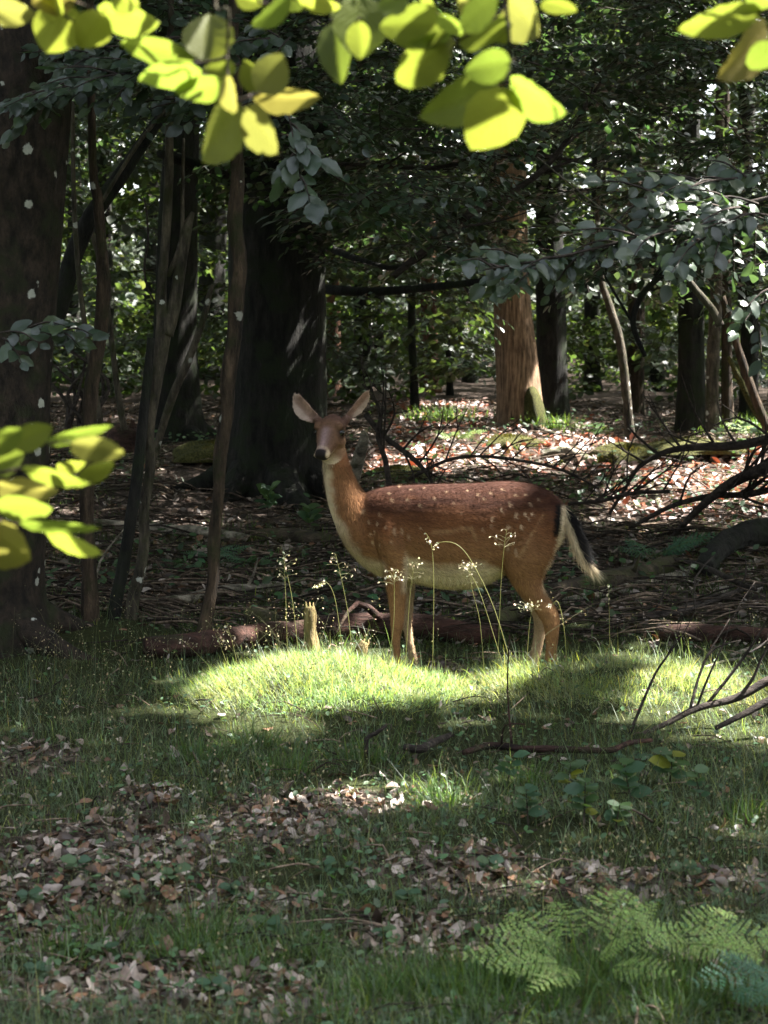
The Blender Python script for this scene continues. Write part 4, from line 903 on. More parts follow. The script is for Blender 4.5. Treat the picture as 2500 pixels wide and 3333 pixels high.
Lh = np.where(isH, .006, np.where(vq > 1100, .009, .020)) * rng.uniform(.6, 1.4, len(q)); Lh[isT] *= 1.9; Lh[(vq > 800) & (vq < 1050) & (uu > 1270)] *= 1.6
hc = (pcx[sel] * rng.uniform(.42, 1.6, (len(q), 1))).clip(.004, .8)
k = ~((np.abs((q - poll) @ hx) < .027) & ((q - poll) @ hd > .205)); k &= vq < 1468
for s in (-1, 1): k &= np.linalg.norm(q - (poll + hd * .086 + hx * s * .0575), axis=1) > .021
mbh = MB(); inst(mbh, np.array([(0, .5, 0), (0, -.5, 0), (1, 0, 0)]), [np.array([(0, 1, 2)])], q[k], axh[k], nn[k], Lh[k], hc[k], wid=rng.uniform(.0012, .0022, k.sum()))
tag(link('fur', mbh.mesh('fur', M['hair'], False), deer, IDm), kind='stuff')
# ------------------------------------------------------------------ logs, stumps and sticks
def lying(name, label, mat, pts, cat='log', n=16, rough=.12, seed=0, lift=0.0, twigs=0, group=None, taper_end=True, part='wood'):
    """pts: (px, py of the middle, width_px[, extra height]); laid on the ground"""
    w = []; r = []
    for q in pts:
        h = q[3] if len(q) > 3 else 0.0
        g_ = G(q[0], q[1] + q[2] * .5); rr = q[2] / 2 * g_[1] / FPX
        w.append(g_ + np.array([0, 0, rr * .85 + lift + h])); r.append(rr)
    t = thing(name, (w[0][0], w[0][1], w[0][2] - r[0]), label, cat, group); mb = MB(); pp, rr = tube(mb, w, r, n, None, rough, seed, sub=6); mb.build(part, mat, t)
    for k in range(twigs):
        i = random.randrange(3, len(pp) - 2); d = nrm(pp[i + 1] - pp[i]); d2 = nrm(d * random.uniform(-.6, 1) + np.array([random.uniform(-.3, .3), random.uniform(-.6, .3), random.uniform(.3, 1.2)])); L = random.uniform(.15, .5)
        q = pp[i]; e1 = q + d2 * L * .5; e2 = e1 + nrm(d2 + rng.normal(0, .4, 3)) * L * .5; tb = MB(); tube(tb, [q, e1, e2], [rr[i] * .35, rr[i] * .22, .0025], 6, sub=3); tb.build('twig', mat, t)
    return t
lying('fallen_log', 'thick reddish log lying behind the legs of the deer', M['log_red'], [(470, 2105, 70), (640, 2095, 84), (820, 2066, 82), (1000, 2050, 80), (1180, 2030, 86), (1300, 2035, 90), (1420, 2042, 84), (1540, 2060, 74), (1610, 2062, 62)], n=22, seed=1, twigs=1)
lying('fallen_branch', 'lichen grey branch stub rising from the end of the thick reddish log', M['log_moss'], [(1600, 2050, 56), (1650, 2025, 52), (1700, 2000, 48), (1760, 1965, 40)], cat='branch', seed=2, lift=.04)
lying('fallen_branch', 'long pale grey branch lying behind the slanting brown pole', M['log_grey'], [(170, 1968, 34), (330, 1965, 38), (470, 1962, 36), (600, 1950, 38), (720, 1925, 40), (840, 1915, 36), (960, 1905, 28)], cat='branch', seed=3, twigs=3)
lying('fallen_branch', 'white barked thin log farther back between the saplings and the black trunk', M['log_grey'], [(300, 1712, 30), (430, 1726, 32), (560, 1736, 34), (680, 1745, 34), (800, 1762, 26)], cat='log', seed=4, lift=.03)
lying('fallen_branch', 'slim grey branch slanting down from the long pale branch', M['log_grey'], [(500, 1965, 18), (560, 2000, 22), (620, 2030, 18)], cat='branch', seed=5)
lying('fallen_branch', 'mossy log piece behind the neck of the deer', M['log_moss'], [(820, 1745, 46), (950, 1742, 50), (1080, 1760, 44)], cat='log', seed=6)
lying('fallen_log', 'dark mossy log running up to the right behind the tail of the deer', M['log_moss'], [(1790, 1930, 60), (1900, 1905, 72), (2020, 1880, 76), (2120, 1855, 74), (2190, 1830, 56)], n=20, seed=7, twigs=1)
lying('fallen_branch', 'pale yellowish branch lying just below the dark mossy log', M['log_grey'], [(1840, 1955, 24), (1950, 1930, 30), (2080, 1900, 34), (2210, 1872, 32), (2300, 1850, 18)], cat='branch', seed=8)
lying('fallen_log', 'black curved log arching at the right beside the ferns', M['bark_dark'], [(2290, 1850, 64), (2340, 1800, 76, .04), (2430, 1765, 84, .06), (2560, 1745, 88, .05)], n=24, seed=9, rough=.28)
lying('fallen_log', 'dark broken log lying in the grass at the right with a pale snapped end', M['log_red'], [(2132, 2062, 40), (2170, 2058, 56), (2300, 2060, 58), (2420, 2066, 60), (2560, 2072, 62)], n=18, seed=10, rough=.18)
lying('fallen_branch', 'dark wavy branch lying between the pale yellowish branch and the broken log', M['twig'], [(1890, 1985, 16), (2010, 2000, 20), (2120, 2002, 24), (2210, 1985, 26), (2330, 1945, 30), (2450, 1945, 32), (2560, 1950, 34)], cat='branch', seed=11, twigs=3)
lying('fallen_branch', 'thin dark branch forking above the broken log', M['twig'], [(2150, 2035, 12), (2260, 2010, 14), (2380, 1960, 18), (2480, 1930, 16)], cat='branch', seed=12, lift=.05)
lying('fallen_branch', 'thin dark branch curving down from the black curved log', M['twig'], [(2180, 1860, 14), (2280, 1885, 18), (2380, 1930, 18), (2460, 1965, 12)], cat='branch', seed=13, lift=.08)
lying('crooked_stick', 'red and black stick lying in the grass below the right mound', M['log_red'], [(1510, 2482, 20), (1600, 2458, 26), (1700, 2468, 24), (1800, 2470, 24), (1900, 2475, 22), (1990, 2475, 20), (2050, 2448, 18), (2120, 2440, 14)], cat='stick', n=10, seed=14, twigs=2, lift=.035)
lying('crooked_stick', 'short dark stick left of the red and black stick', M['twig'], [(1320, 2465, 24), (1370, 2470, 28), (1415, 2445, 26), (1470, 2422, 18)], cat='stick', n=10, seed=15, lift=.035)
t = thing('bent_twig', G(1192, 2482), 'small bent dark twig standing up from the grass in front of the mound', 'twig'); mb = MB(); px_tube(mb, [(1194, 2488, 15), (1192, 2440, 14), (1195, 2405, 16), (1225, 2385, 15), (1258, 2362, 10)], G(1192, 2482)[1], 8, .15, 3); mb.build('stem', M['twig'], t)
for k, (a, b_, c, d, w_, lab) in enumerate([(300, 3030, 60, 3050, 14, 'pale stick among the brown leaves at the left'), (690, 2060, 780, 2120, 12, 'pale twig leaning on the thick reddish log'), (2290, 2180, 2420, 2150, 10, 'pale twig lying in the shade behind the right mound'), (2380, 2140, 2500, 2100, 12, 'grey twig near the broken log'), (2110, 1590, 2150, 1660, 26, 'white sunlit stick poking from the leaf litter'), (1540, 1960, 1660, 1930, 12, 'grey twig between the legs of the deer')]):
    lying('lying_stick', lab, M['log_grey'], [(a, b_, w_), ((a + c) / 2 + 6, (b_ + d) / 2 - 5, w_ * 1.05), (c, d, w_ * .7)], cat='stick', n=8, seed=40 + k, lift=.01)
# dead limbs arching over the litter at the right
D0 = 14.5
pole('dead_limb', 'black dead limb arching from the right edge over the sunlit leaf litter', M['twig'], [(3180, 1740, 42, 13.8), (2960, 1560, 40, 14.0), (2760, 1460, 37, 14.1), (2560, 1425, 34, 14.2), (2400, 1450, 30, 14.3), (2270, 1455, 26, 14.4), (2170, 1470, 20, 14.5), (2080, 1520, 15, 14.5), (2030, 1600, 11, 14.6), (1980, 1680, 8, 14.6)], D0, seed=50, twigs=18)
pole('dead_limb', 'thick black dead limb rising to the right out of the branch pile', M['twig'], [(2180, 1760, 16, 13.6), (2270, 1660, 24, 13.4), (2370, 1580, 34, 13.2), (2450, 1540, 40, 13), (2560, 1510, 44, 12.8), (2760, 1530, 46, 12.7), (2980, 1660, 46, 12.6), (3120, 1800, 46, 12.5)], 13, seed=51, twigs=16)
pole('dead_limb', 'lower black dead limb fanning out of the branch pile', M['twig'], [(2050, 1720, 12, 13.8), (2180, 1650, 16, 13.6), (2310, 1615, 20, 13.4), (2430, 1610, 22, 13.2), (2560, 1590, 24, 13), (2780, 1640, 26, 12.9), (2950, 1770, 26, 12.8)], 13.4, seed=52, twigs=18)
pole('dead_limb', 'dead limb lying across the branch pile behind the rump', M['twig'], [(1850, 1640, 9, 14.6), (1960, 1630, 12, 14.5), (2060, 1605, 13, 14.4), (2180, 1600, 14, 14.3)], 14.4, seed=53, twigs=12)
pole('dead_limb', 'black dead limb slanting down from the neck of the deer to its back', M['twig'], [(1190, 1350, 18, 13.5), (1250, 1420, 18, 13.4), (1330, 1480, 17, 13.3), (1390, 1540, 14, 13.2), (1420, 1600, 10, 13)], 13.3, seed=54, twigs=10)
pole('dead_limb', 'long thin dead limb running level above the back of the deer', M['twig'], [(1330, 1560, 13, 14), (1450, 1500, 12, 14), (1560, 1485, 11, 14), (1700, 1500, 11, 14), (1830, 1530, 10, 14), (1950, 1590, 7, 14)], 14, seed=55, twigs=14)
pole('dead_limb', 'grey snapped stub leaning behind the neck of the deer', M['log_grey'], [(1145, 1580, 46, 13.8), (1165, 1500, 42, 13.7), (1185, 1430, 34, 13.6), (1178, 1408, 20, 13.6)], 13.7, seed=56)
pole('dead_limb', 'dark forked dead limb standing behind the throat of the deer', M['twig'], [(1270, 1600, 20, 13), (1255, 1500, 18, 13), (1230, 1420, 14, 13), (1235, 1330, 10, 13), (1180, 1250, 7, 13)], 13, seed=57, twigs=5)
pole('dead_limb', 'dead branch lying in the foreground at the right, rising out of the lit grass', M['twig'], [(2080, 2395, 13, 7.4), (2180, 2350, 19, 7.45), (2270, 2305, 22, 7.5), (2400, 2270, 26, 7.55), (2560, 2190, 30, 7.6), (2760, 2170, 31, 7.6), (2980, 2340, 32, 7.6)], 7.5, seed=58, twigs=3)
pole('dead_limb', 'second dead branch below the one in the lit grass at the right', M['twig'], [(2330, 2370, 15, 7.2), (2420, 2325, 22, 7.25), (2560, 2260, 28, 7.3), (2740, 2260, 29, 7.3), (2920, 2400, 30, 7.3)], 7.3, seed=59, twigs=1)
pole('upright_twig', 'thin dark twig branching upward in front of the right mound', M['twig'], [(2050, 2390, 12, 7.4), (2090, 2290, 10, 7.4), (2135, 2190, 8, 7.4), (2175, 2130, 6, 7.4), (2205, 2080, 3, 7.4)], 7.4, n=6, seed=60, twigs=3)
pole('upright_twig', 'thin dark twig rising from the dead branch at the right', M['twig'], [(2262, 2320, 9, 7.5), (2295, 2230, 8, 7.5), (2330, 2150, 6, 7.5), (2362, 2085, 3, 7.5)], 7.5, n=6, seed=61, twigs=1)
pole('upright_twig', 'dark twig curving up from the junction of the dead branch at the right', M['twig'], [(2400, 2275, 14, 7.55), (2450, 2210, 11, 7.55), (2480, 2140, 8, 7.55), (2530, 2060, 5, 7.55)], 7.55, n=6, seed=62, twigs=1)
# heap of sticks at the foot of the massive trunk's right side
for k in range(9):
    a = random.uniform(170, 330); b_ = random.uniform(1330, 1470)
    pole('leaning_stick', 'dark stick leaning in the heap behind the rough thin trunk', M['twig'], [(a, b_, 14, 13), (a + random.uniform(-70, 60), b_ - 100, 12, 13.1), (a + random.uniform(-150, 90), b_ - 230, 7, 13.2)], 13, n=6, seed=70 + k, cat='stick', group='sticks heaped behind the rough thin trunk')
# broken stumps and splinters
def splinter(name, label, pts, D, mat, n=12, seed=0, teeth=4):
    b0 = P(pts[0][0], pts[0][1], D); t = thing(name, (b0[0], b0[1], float(gz(b0[0], b0[1]))), label, 'stump'); mb = MB(); pp, rr = px_tube(mb, pts, D, n, .22, seed, sub=5); mb.build('wood', mat, t)
    for k in range(teeth):
        tb = MB(); a = 2 * math.pi * k / teeth; q = pp[-1] + np.array([math.cos(a), math.sin(a), 0]) * rr[-1] * .6 - [0, 0, rr[-1]]
        tube(tb, [q, q + np.array([math.cos(a) * .003, 0, rr[-1] * random.uniform(1.2, 2.4)])], [rr[-1] * .5, .002], 5); tb.build('splinter', mat, t)
    return t
splinter('broken_stump', 'thin yellow splintered stump standing on top of the sunlit grass mound', [(1016, 2125, 52), (1014, 2090, 46), (1010, 2050, 40), (1012, 2010, 40), (1008, 1975, 34)], 8.52, M['wood_bright'], seed=5)
splinter('broken_stump', 'short jagged piece of yellow wood on the mound by the front hooves', [(1165, 2145, 46), (1178, 2115, 40), (1190, 2090, 26)], 8.45, M['wood_bright'], seed=6, teeth=3)
splinter('broken_stump', 'low dark stump capped with moss behind the thick reddish log', [(850, 2060, 120), (850, 2030, 115), (852, 2000, 108), (855, 1985, 80)], 9.9, M['log_moss'], seed=7, n=18, teeth=0)
splinter('old_stump', 'wide low rotten stump between the massive trunk and the tall black trunk', [(420, 1470, 150), (420, 1430, 140), (422, 1400, 132), (424, 1390, 90)], 14.5, M['log_red'], seed=8, n=20, teeth=5)
splinter('old_stump', 'rotten hollow stump hidden among broad leaves at the right', [(1790, 2720, 170), (1790, 2680, 160), (1792, 2645, 150), (1795, 2635, 90)], 6.1, M['log_moss'], seed=9, n=20, teeth=5)
# moss cushions
def cushion(name, label, px_, py_, rx, h, seed):
    c = G(px_, py_); s = c[1] / FPX; t = thing(name, c, label, 'moss'); mb = MB(); n, m_ = 28, 9; V = []
    for i_ in range(m_ + 1):
        f = i_ / m_; rr = math.sin((1 - f) * math.pi / 2); zz = math.sin(f * math.pi / 2)
        for j in range(n):
            a = 2 * math.pi * j / n; k = 1 + .35 * (float(fbm(math.cos(a) * 1.6 + seed, math.sin(a) * 1.6 + f * 2, seed)) - .5) * 2
            V.append((c[0] + math.cos(a) * rx * s * rr * k, c[1] + math.sin(a) * rx * s * rr * k * .8, c[2] - .03 + h * s * zz * k))
    i_ = np.arange(m_)[:, None] * n; j = np.arange(n)[None]; j2 = (j + 1) % n
    mb.add(V, [np.stack([i_ + j, i_ + j2, i_ + n + j2, i_ + n + j], -1).reshape(-1, 4)]); mb.build('cushion', M['moss'], t)
    nb = 900; th = rng.uniform(0, 2 * math.pi, nb); f = rng.random(nb) ** .8; rr = np.cos(f * math.pi / 2); q = np.stack([c[0] + np.cos(th) * rx * s * rr, c[1] + np.sin(th) * rx * s * rr * .8, c[2] - .03 + h * s * np.sin(f * math.pi / 2)], 1)
    fb = MB(); inst(fb, np.array([(0, .5, 0), (0, -.5, 0), (1, 0, 0)]), [np.array([(0, 1, 2)])], q, nrm(np.stack([np.cos(th) * rr, np.sin(th) * rr, .5 + f], 1) + rng.normal(0, .3, (nb, 3))), rdir(nb), rng.uniform(.015, .04, nb), leafcol(nb, (.10, .095, .02)), wid=.008); tag(fb.build('moss_tips', M['straw'], t, False), kind='stuff')
cushion('moss_cushion', 'round dark green moss cushion right of the sunlit bank', 2040, 1500, 120, 60, 3)
cushion('moss_cushion', 'golden moss cushion at the foot of the black trunk on the right', 2240, 1465, 170, 45, 4)
cushion('moss_cushion', 'yellow moss cushion on the sunlit bank below the dead tree', 1660, 1445, 110, 36, 5)
cushion('moss_cushion', 'moss hump left of the broad black trunk', 700, 1490, 130, 60, 6)
cushion('moss_cushion', 'small yellow moss pad on the lit leaf litter at the right', 2350, 1610, 40, 26, 8)
cushion('moss_cushion', 'moss hump between the neck of the deer and the sunlit bank', 1300, 1560, 120, 50, 9)
# sunlit stones / wood on the bank
mbk = lying('bank_root', 'pale bare root on top of the sunlit bank under the dead tree', M['log_grey'], [(1560, 1402, 16), (1640, 1385, 22), (1720, 1390, 24), (1800, 1412, 18), (1880, 1425, 12)], cat='root', n=10, seed=60)
lying('bank_log', 'short hollow pale log on the right end of the sunlit bank', M['log_grey'], [(1760, 1480, 30), (1820, 1475, 46), (1880, 1485, 42), (1930, 1500, 24)], n=18, seed=61, rough=.35)

# ------------------------------------------------------------------ fallen leaves
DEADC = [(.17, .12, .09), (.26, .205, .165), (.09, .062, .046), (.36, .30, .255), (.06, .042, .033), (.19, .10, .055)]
def litter_mesh(k):
    mb = MB(); r_ = random.Random(300 + k); n = 7; V = []; 
    cu = r_.uniform(-.5, .7); tw = r_.uniform(-.5, .5); lob = (k % 3 == 2)
    for i_ in range(n):
        f = i_ / (n - 1); w = .32 * math.sin(math.pi * min(1, (f * .92 + .06))) ** .8 * (1 + (.35 * math.cos(f * 18) if lob else .06 * math.cos(f * 25)))
        zc = cu * .45 * (f - .5) ** 2 * 2; 
        for t in (-1, -.5, 0, .5, 1):
            V.append((f, t * w, zc + (t * t) * w * (.35 + .4 * r_.random()) * (1 if k % 2 else -1) * .9 + tw * t * w * (f - .5) + r_.uniform(-.012, .012)))
    q = [(i_ * 5 + j, i_ * 5 + j + 1, i_ * 5 + 6 + j, i_ * 5 + 5 + j) for i_ in range(n - 1) for j in range(4)]
    return np.array(V), [np.array(q)]
LT = [litter_mesh(k) for k in range(6)]
LMESH = []
for k in range(6):
    for c in DEADC:
        mb = MB(); mb.add(LT[k][0] - np.array([.5, 0, 0]), LT[k][1], c); LMESH.append(mb.mesh('fallen_leaf', M['litter']))
def lit_px():
    while True:
        lx, ly, ra, rb = random.choice(LIT[:15]); x = random.gauss(lx, ra * .55); y = random.gauss(ly, rb * .55)
        if y < 4.0 or y > 8.0 or abs(x) > .21 * y: continue
        return x, y
random.seed(5)
for k in range(260):
    x, y = lit_px(); s = random.uniform(.026, .06); z = float(gz(x, y)) + random.uniform(.008, .03)
    o = link('fallen_leaf', random.choice(LMESH)); o.location = (x, y, z); o.scale = (s, s, s); o.rotation_euler = (random.gauss(.15, .45), random.gauss(0, .4), random.uniform(0, 6.28))
    tag(o, 'curled brown dead leaf lying on the forest floor in the foreground', 'leaf', 'single dead leaves on the foreground floor')
# the bed of small dead leaves
def wedge(n, y0, y1, marg=.8, power=2.0):
    """ground points in the wedge of forest before the camera, thinning with distance"""
    u = rng.random(n); y = 1 / (1 / y0 - u * (1 / y0 - 1 / y1)) if power == 2 else y0 * (y1 / y0) ** u
    x = rng.uniform(-1, 1, n) * (y * W0 / 2 / FPX * 1.12 + marg)
    return x, y
mbl = MB()
x, y = wedge(46000, 3.6, 9.8, 1.0); k = rng.random(len(x)) < .05 + litterness(x, y) ** 1.5 * .95; x, y = x[k], y[k]
x2, y2 = wedge(40000, 9.5, 30, 1.5, 1); k = rng.random(len(x2)) < .35 + .65 * litterness(x2, y2); x2, y2 = x2[k], y2[k]
x = np.concatenate([x, x2]); y = np.concatenate([y, y2]); n = len(x)
for j in range(6):
    s_ = rng.integers(0, 6, n) == j; xx, yy = x[s_], y[s_]; m_ = len(xx); pos = np.stack([xx, yy, gz(xx, yy) + rng.uniform(.002, .022, m_)], 1)
    nn = nrm(rng.normal(0, .42, (m_, 3)) + np.array([0, -.05, 1])); ax = np.cross(nn, rdir(m_)); c = np.array(DEADC)[rng.integers(0, 6, m_)] * rng.uniform(.6, 1.3, (m_, 1))
    if True:
        T = LT[j][0].reshape(7, 5, 3)[[0, 1, 3, 5, 6]][:, ::2].reshape(-1, 3); q = np.array([(a * 3 + b_, a * 3 + b_ + 1, a * 3 + 4 + b_, a * 3 + 3 + b_) for a in range(4) for b_ in range(2)])
    inst(mbl, T, [q], pos, ax, nn, rng.uniform(.018, .050, m_) * np.where(yy > 10, 1.7, 1), c)
for pi_, cnt in ((4, 3200), (5, 2600), (6, 700), (8, 500)):  # paler, larger leaves laid only in these sun patches to brighten them
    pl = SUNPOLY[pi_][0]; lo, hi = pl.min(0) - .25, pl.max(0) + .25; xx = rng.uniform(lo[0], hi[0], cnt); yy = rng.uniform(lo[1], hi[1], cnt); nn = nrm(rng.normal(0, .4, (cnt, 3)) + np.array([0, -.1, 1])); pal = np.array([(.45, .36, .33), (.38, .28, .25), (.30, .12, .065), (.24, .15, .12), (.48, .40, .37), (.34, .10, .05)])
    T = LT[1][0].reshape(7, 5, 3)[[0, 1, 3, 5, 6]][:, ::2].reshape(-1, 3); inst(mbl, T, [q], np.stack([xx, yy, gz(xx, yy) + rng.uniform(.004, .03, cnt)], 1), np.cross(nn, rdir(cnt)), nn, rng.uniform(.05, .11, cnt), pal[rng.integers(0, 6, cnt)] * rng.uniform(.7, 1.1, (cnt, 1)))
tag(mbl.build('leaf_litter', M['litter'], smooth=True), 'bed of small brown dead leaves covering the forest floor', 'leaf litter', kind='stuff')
# dead twigs strewn over the floor behind the deer
mbt = MB(); x, y = wedge(3400, 9.6, 30, 1.2, 1)
for a, b_ in zip(x, y):
    L = random.uniform(.15, .7); an = random.uniform(-.7, .7) + (math.pi if random.random() < .5 else 0); z0 = float(gz(a, b_)); e = np.array([a + math.cos(an) * L, b_ + math.sin(an) * L * .6, 0]); e[2] = float(gz(e[0], e[1])) + random.uniform(.0, .10)
    p0 = np.array([a, b_, z0 + random.uniform(.0, .05)]); md_ = (p0 + e) / 2 + np.array([random.uniform(-.05, .05), 0, random.uniform(.0, .06)]); r0 = random.uniform(.003, .009)
    tube(mbt, [p0, md_, e], [r0, r0 * .8, r0 * .3], 4, np.array([1, .95, .9]) * random.choice((.3, .4, .6, 1.2, 2.2)) * .5, caps=False, sub=2)
M['twigv'] = mat_bark('strewn_twig', (.03, .022, .016), (.11, .085, .065), None, scale=30, bump=.3, vcol=True)
x, y = wedge(420, 4.0, 9.4, .3)
for a, b_ in zip(x, y):
    L = random.uniform(.06, .28); an = random.uniform(0, 6.28); e = np.array([a + math.cos(an) * L, b_ + math.sin(an) * L, 0]); e[2] = float(gz(e[0], e[1])) + random.uniform(.0, .05); p0 = np.array([a, b_, float(gz(a, b_)) + .012]); r0 = random.uniform(.0014, .004)
    tube(mbt, [p0, (p0 + e) / 2 + np.array([random.uniform(-.02, .02), 0, random.uniform(.0, .03)]), e], [r0, r0 * .8, r0 * .4], 4, np.array([1, .95, .9]) * random.choice((.3, .5, 1.2, 2.4)) * .5, caps=False, sub=2)
tag(mbt.build('strewn_twigs', M['twigv']), 'thin dead twigs strewn over the forest floor', 'twigs', kind='stuff')

# ------------------------------------------------------------------ grass
def blade_t(bend, seg=3):
    V = []; x = 0; z = 0; a = 0
    pts = [(0, 0)]
    for k in range(seg): a = bend * (k + .5) / seg; x += math.cos(a) / seg; z -= math.sin(a) / seg; pts.append((x, z))
    for k, (x, z) in enumerate(pts[:-1]): w = .5 * (1 - .55 * (k / seg)); V += [(x, w, z), (x, -w, z)]
    V.append((pts[-1][0], 0, pts[-1][1])); q = [(2 * k, 2 * k + 1, 2 * k + 3, 2 * k + 2) for k in range(seg - 1)]; t = [(2 * seg - 2, 2 * seg - 1, 2 * seg)]
    return np.array(V), [np.array(q), np.array(t)]
BT = [blade_t(b_) for b_ in (.15, .6, 1.1, 1.7)]; BT2 = [blade_t(b_, 2) for b_ in (.15, .6, 1.1, 1.6)]
def add_grass(mb, x, y, length, width, c, lean=.45, dirb=None, zoff=0.0, BT=BT):
    n = len(x); ix = rng.integers(0, 4, n); pos = np.stack([x, y, gz(x, y) - .004 + zoff], 1); th = rng.uniform(0, 2 * math.pi, n); ln = np.abs(rng.normal(0, lean, n))
    ax = nrm(np.stack([np.cos(th) * ln, np.sin(th) * ln, np.ones(n)], 1) + (0 if dirb is None else dirb)); nn = nrm(np.stack([-np.cos(th), -np.sin(th), ln], 1))
    for j in range(4):
        k = ix == j; inst(mb, BT[j][0], BT[j][1], pos[k], ax[k], nn[k], length[k], c[k], wid=width[k])
def grassmask(x, y):
    """how grassy the ground is, 0 to 1"""
    g_ = (1.25 - litterness(x, y) * 1.1).clip(0, 1) * (1.7 * fbm(x * 2.3, y * 2.3, 91) - .18).clip(0, 1)
    for (mx, my, h, rx, ry) in MOUNDS[:3]: g_ = np.maximum(g_, 1.3 * np.exp(-(((x - mx) / (rx * .95)) ** 2 + ((y - my) / (ry * 1.1)) ** 2) ** 1.5))
    return g_
mbg = MB()
# fine woodland grass
x, y = wedge(265000, 3.6, 10.2, 1.0); k = rng.random(len(x)) < grassmask(x, y) * .72; x, y = x[k], y[k]; n = len(x)
near = np.clip((9 - y) / 5, 0, 1)
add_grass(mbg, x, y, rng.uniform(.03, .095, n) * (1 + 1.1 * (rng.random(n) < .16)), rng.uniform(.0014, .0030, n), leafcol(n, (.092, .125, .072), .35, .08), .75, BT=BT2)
# thick turf on the two mounds, coloured paler to strengthen their sunlight
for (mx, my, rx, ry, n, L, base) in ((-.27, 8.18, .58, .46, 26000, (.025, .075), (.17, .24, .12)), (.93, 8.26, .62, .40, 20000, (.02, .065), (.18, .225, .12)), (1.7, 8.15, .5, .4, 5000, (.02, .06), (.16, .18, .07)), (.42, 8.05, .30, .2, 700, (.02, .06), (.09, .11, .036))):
    a = rng.uniform(0, 2 * math.pi, n); r_ = np.sqrt(rng.random(n)) * (1 + .12 * rng.normal(0, 1, n)); x = mx + np.cos(a) * r_ * rx; y = my + np.sin(a) * r_ * ry
    out_ = np.stack([np.cos(a) * r_ * .5, np.sin(a) * r_ * .35, np.zeros(n)], 1)
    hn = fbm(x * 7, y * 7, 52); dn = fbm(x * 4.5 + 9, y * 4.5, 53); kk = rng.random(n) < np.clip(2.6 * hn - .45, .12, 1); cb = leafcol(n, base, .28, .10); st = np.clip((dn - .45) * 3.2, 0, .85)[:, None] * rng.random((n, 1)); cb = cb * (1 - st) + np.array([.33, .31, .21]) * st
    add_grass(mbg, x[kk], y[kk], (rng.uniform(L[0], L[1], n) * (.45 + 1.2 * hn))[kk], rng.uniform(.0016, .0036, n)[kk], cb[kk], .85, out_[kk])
# long blades hanging off the mounds' edges, in the same brightened colour
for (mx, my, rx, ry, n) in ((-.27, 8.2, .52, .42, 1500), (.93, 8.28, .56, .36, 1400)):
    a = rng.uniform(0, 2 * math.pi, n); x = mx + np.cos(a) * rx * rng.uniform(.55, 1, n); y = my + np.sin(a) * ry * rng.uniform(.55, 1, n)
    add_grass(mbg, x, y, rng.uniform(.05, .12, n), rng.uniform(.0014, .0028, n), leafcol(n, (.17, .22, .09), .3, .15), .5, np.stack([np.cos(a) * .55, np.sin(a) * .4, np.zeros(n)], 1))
# green patches behind the deer
x, y = wedge(52000, 9.4, 26, .8, 1); k = rng.random(len(x)) < (fbm(x * .8, y * .8, 61) > .47) * .8 * (1 - .6 * np.clip((y - 14) / 8, 0, 1)); x, y = x[k], y[k]; n = len(x)
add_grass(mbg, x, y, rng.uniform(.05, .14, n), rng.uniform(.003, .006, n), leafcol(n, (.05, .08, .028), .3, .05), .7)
for (px_, py_, n, rx) in ((1440, 1372, 700, .5), (1800, 1400, 500, .4), (2420, 1400, 700, .7)):
    c = G(px_, py_); x = rng.normal(c[0], rx * .5, n); y = rng.normal(c[1], rx * .5, n); add_grass(mbg, x, y, rng.uniform(.10, .3, n), rng.uniform(.006, .011, n), leafcol(n, (.09, .15, .04), .25), .6)
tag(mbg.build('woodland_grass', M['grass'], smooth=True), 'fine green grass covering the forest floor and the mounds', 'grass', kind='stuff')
# tufts in the foreground, each its own plant
tufts = [(1330, 3240, 150), (1480, 3260, 160), (1620, 3230, 190), (1750, 3290, 170), (1900, 3230, 190), (2030, 3260, 180), (2160, 3210, 180), (2280, 3290, 170), (1230, 3290, 150), (2430, 3320, 150), (1080, 3330, 120), (660, 3080, 170), (600, 3120, 120), (200, 3120, 110), (330, 3040, 110), (1180, 2480, 90), (930, 2520, 120), (2200, 3330, 150), (1560, 3340, 150), (1850, 3340, 160), (640, 2480, 90), (840, 2430, 90), (1430, 2620, 100), (1720, 2560, 90), (2440, 2680, 120), (1000, 3120, 110), (760, 3190, 100), (2080, 2980, 70)]
for k, (px_, py_, h) in enumerate(tufts):
    c = G(px_, py_); s = c[1] / FPX; n = 190; h = h * (1.45 if py_ > 3150 else 1.15); mb = MB(); x = rng.normal(c[0], .05, n); y = rng.normal(c[1], .04, n); dx = (x - c[0]) * 6; dy_ = (y - c[1]) * 6
    add_grass(mb, x, y, h * s * rng.uniform(.5, 1.25, n), rng.uniform(.002, .0038, n), leafcol(n, (.062, .11, .034), .3, .08), .35, np.stack([dx, dy_, np.zeros(n)], 1))
    big = h >= 200 and py_ > 3150
    o = thing('grass_tuft', c, 'sunlit yellow-green grass tuft among the dead leaves' if (px_, py_) == (660, 3080) else 'dark green tuft of narrow grass blades along the front below the ferns' if big else 'small green tuft of grass growing out of the dead leaves and short grass', 'grass tuft', 'grass tufts below the ferns' if big else 'small grass tufts on the floor'); tag(mb.build('blades', M['grass'], o), kind='stuff')
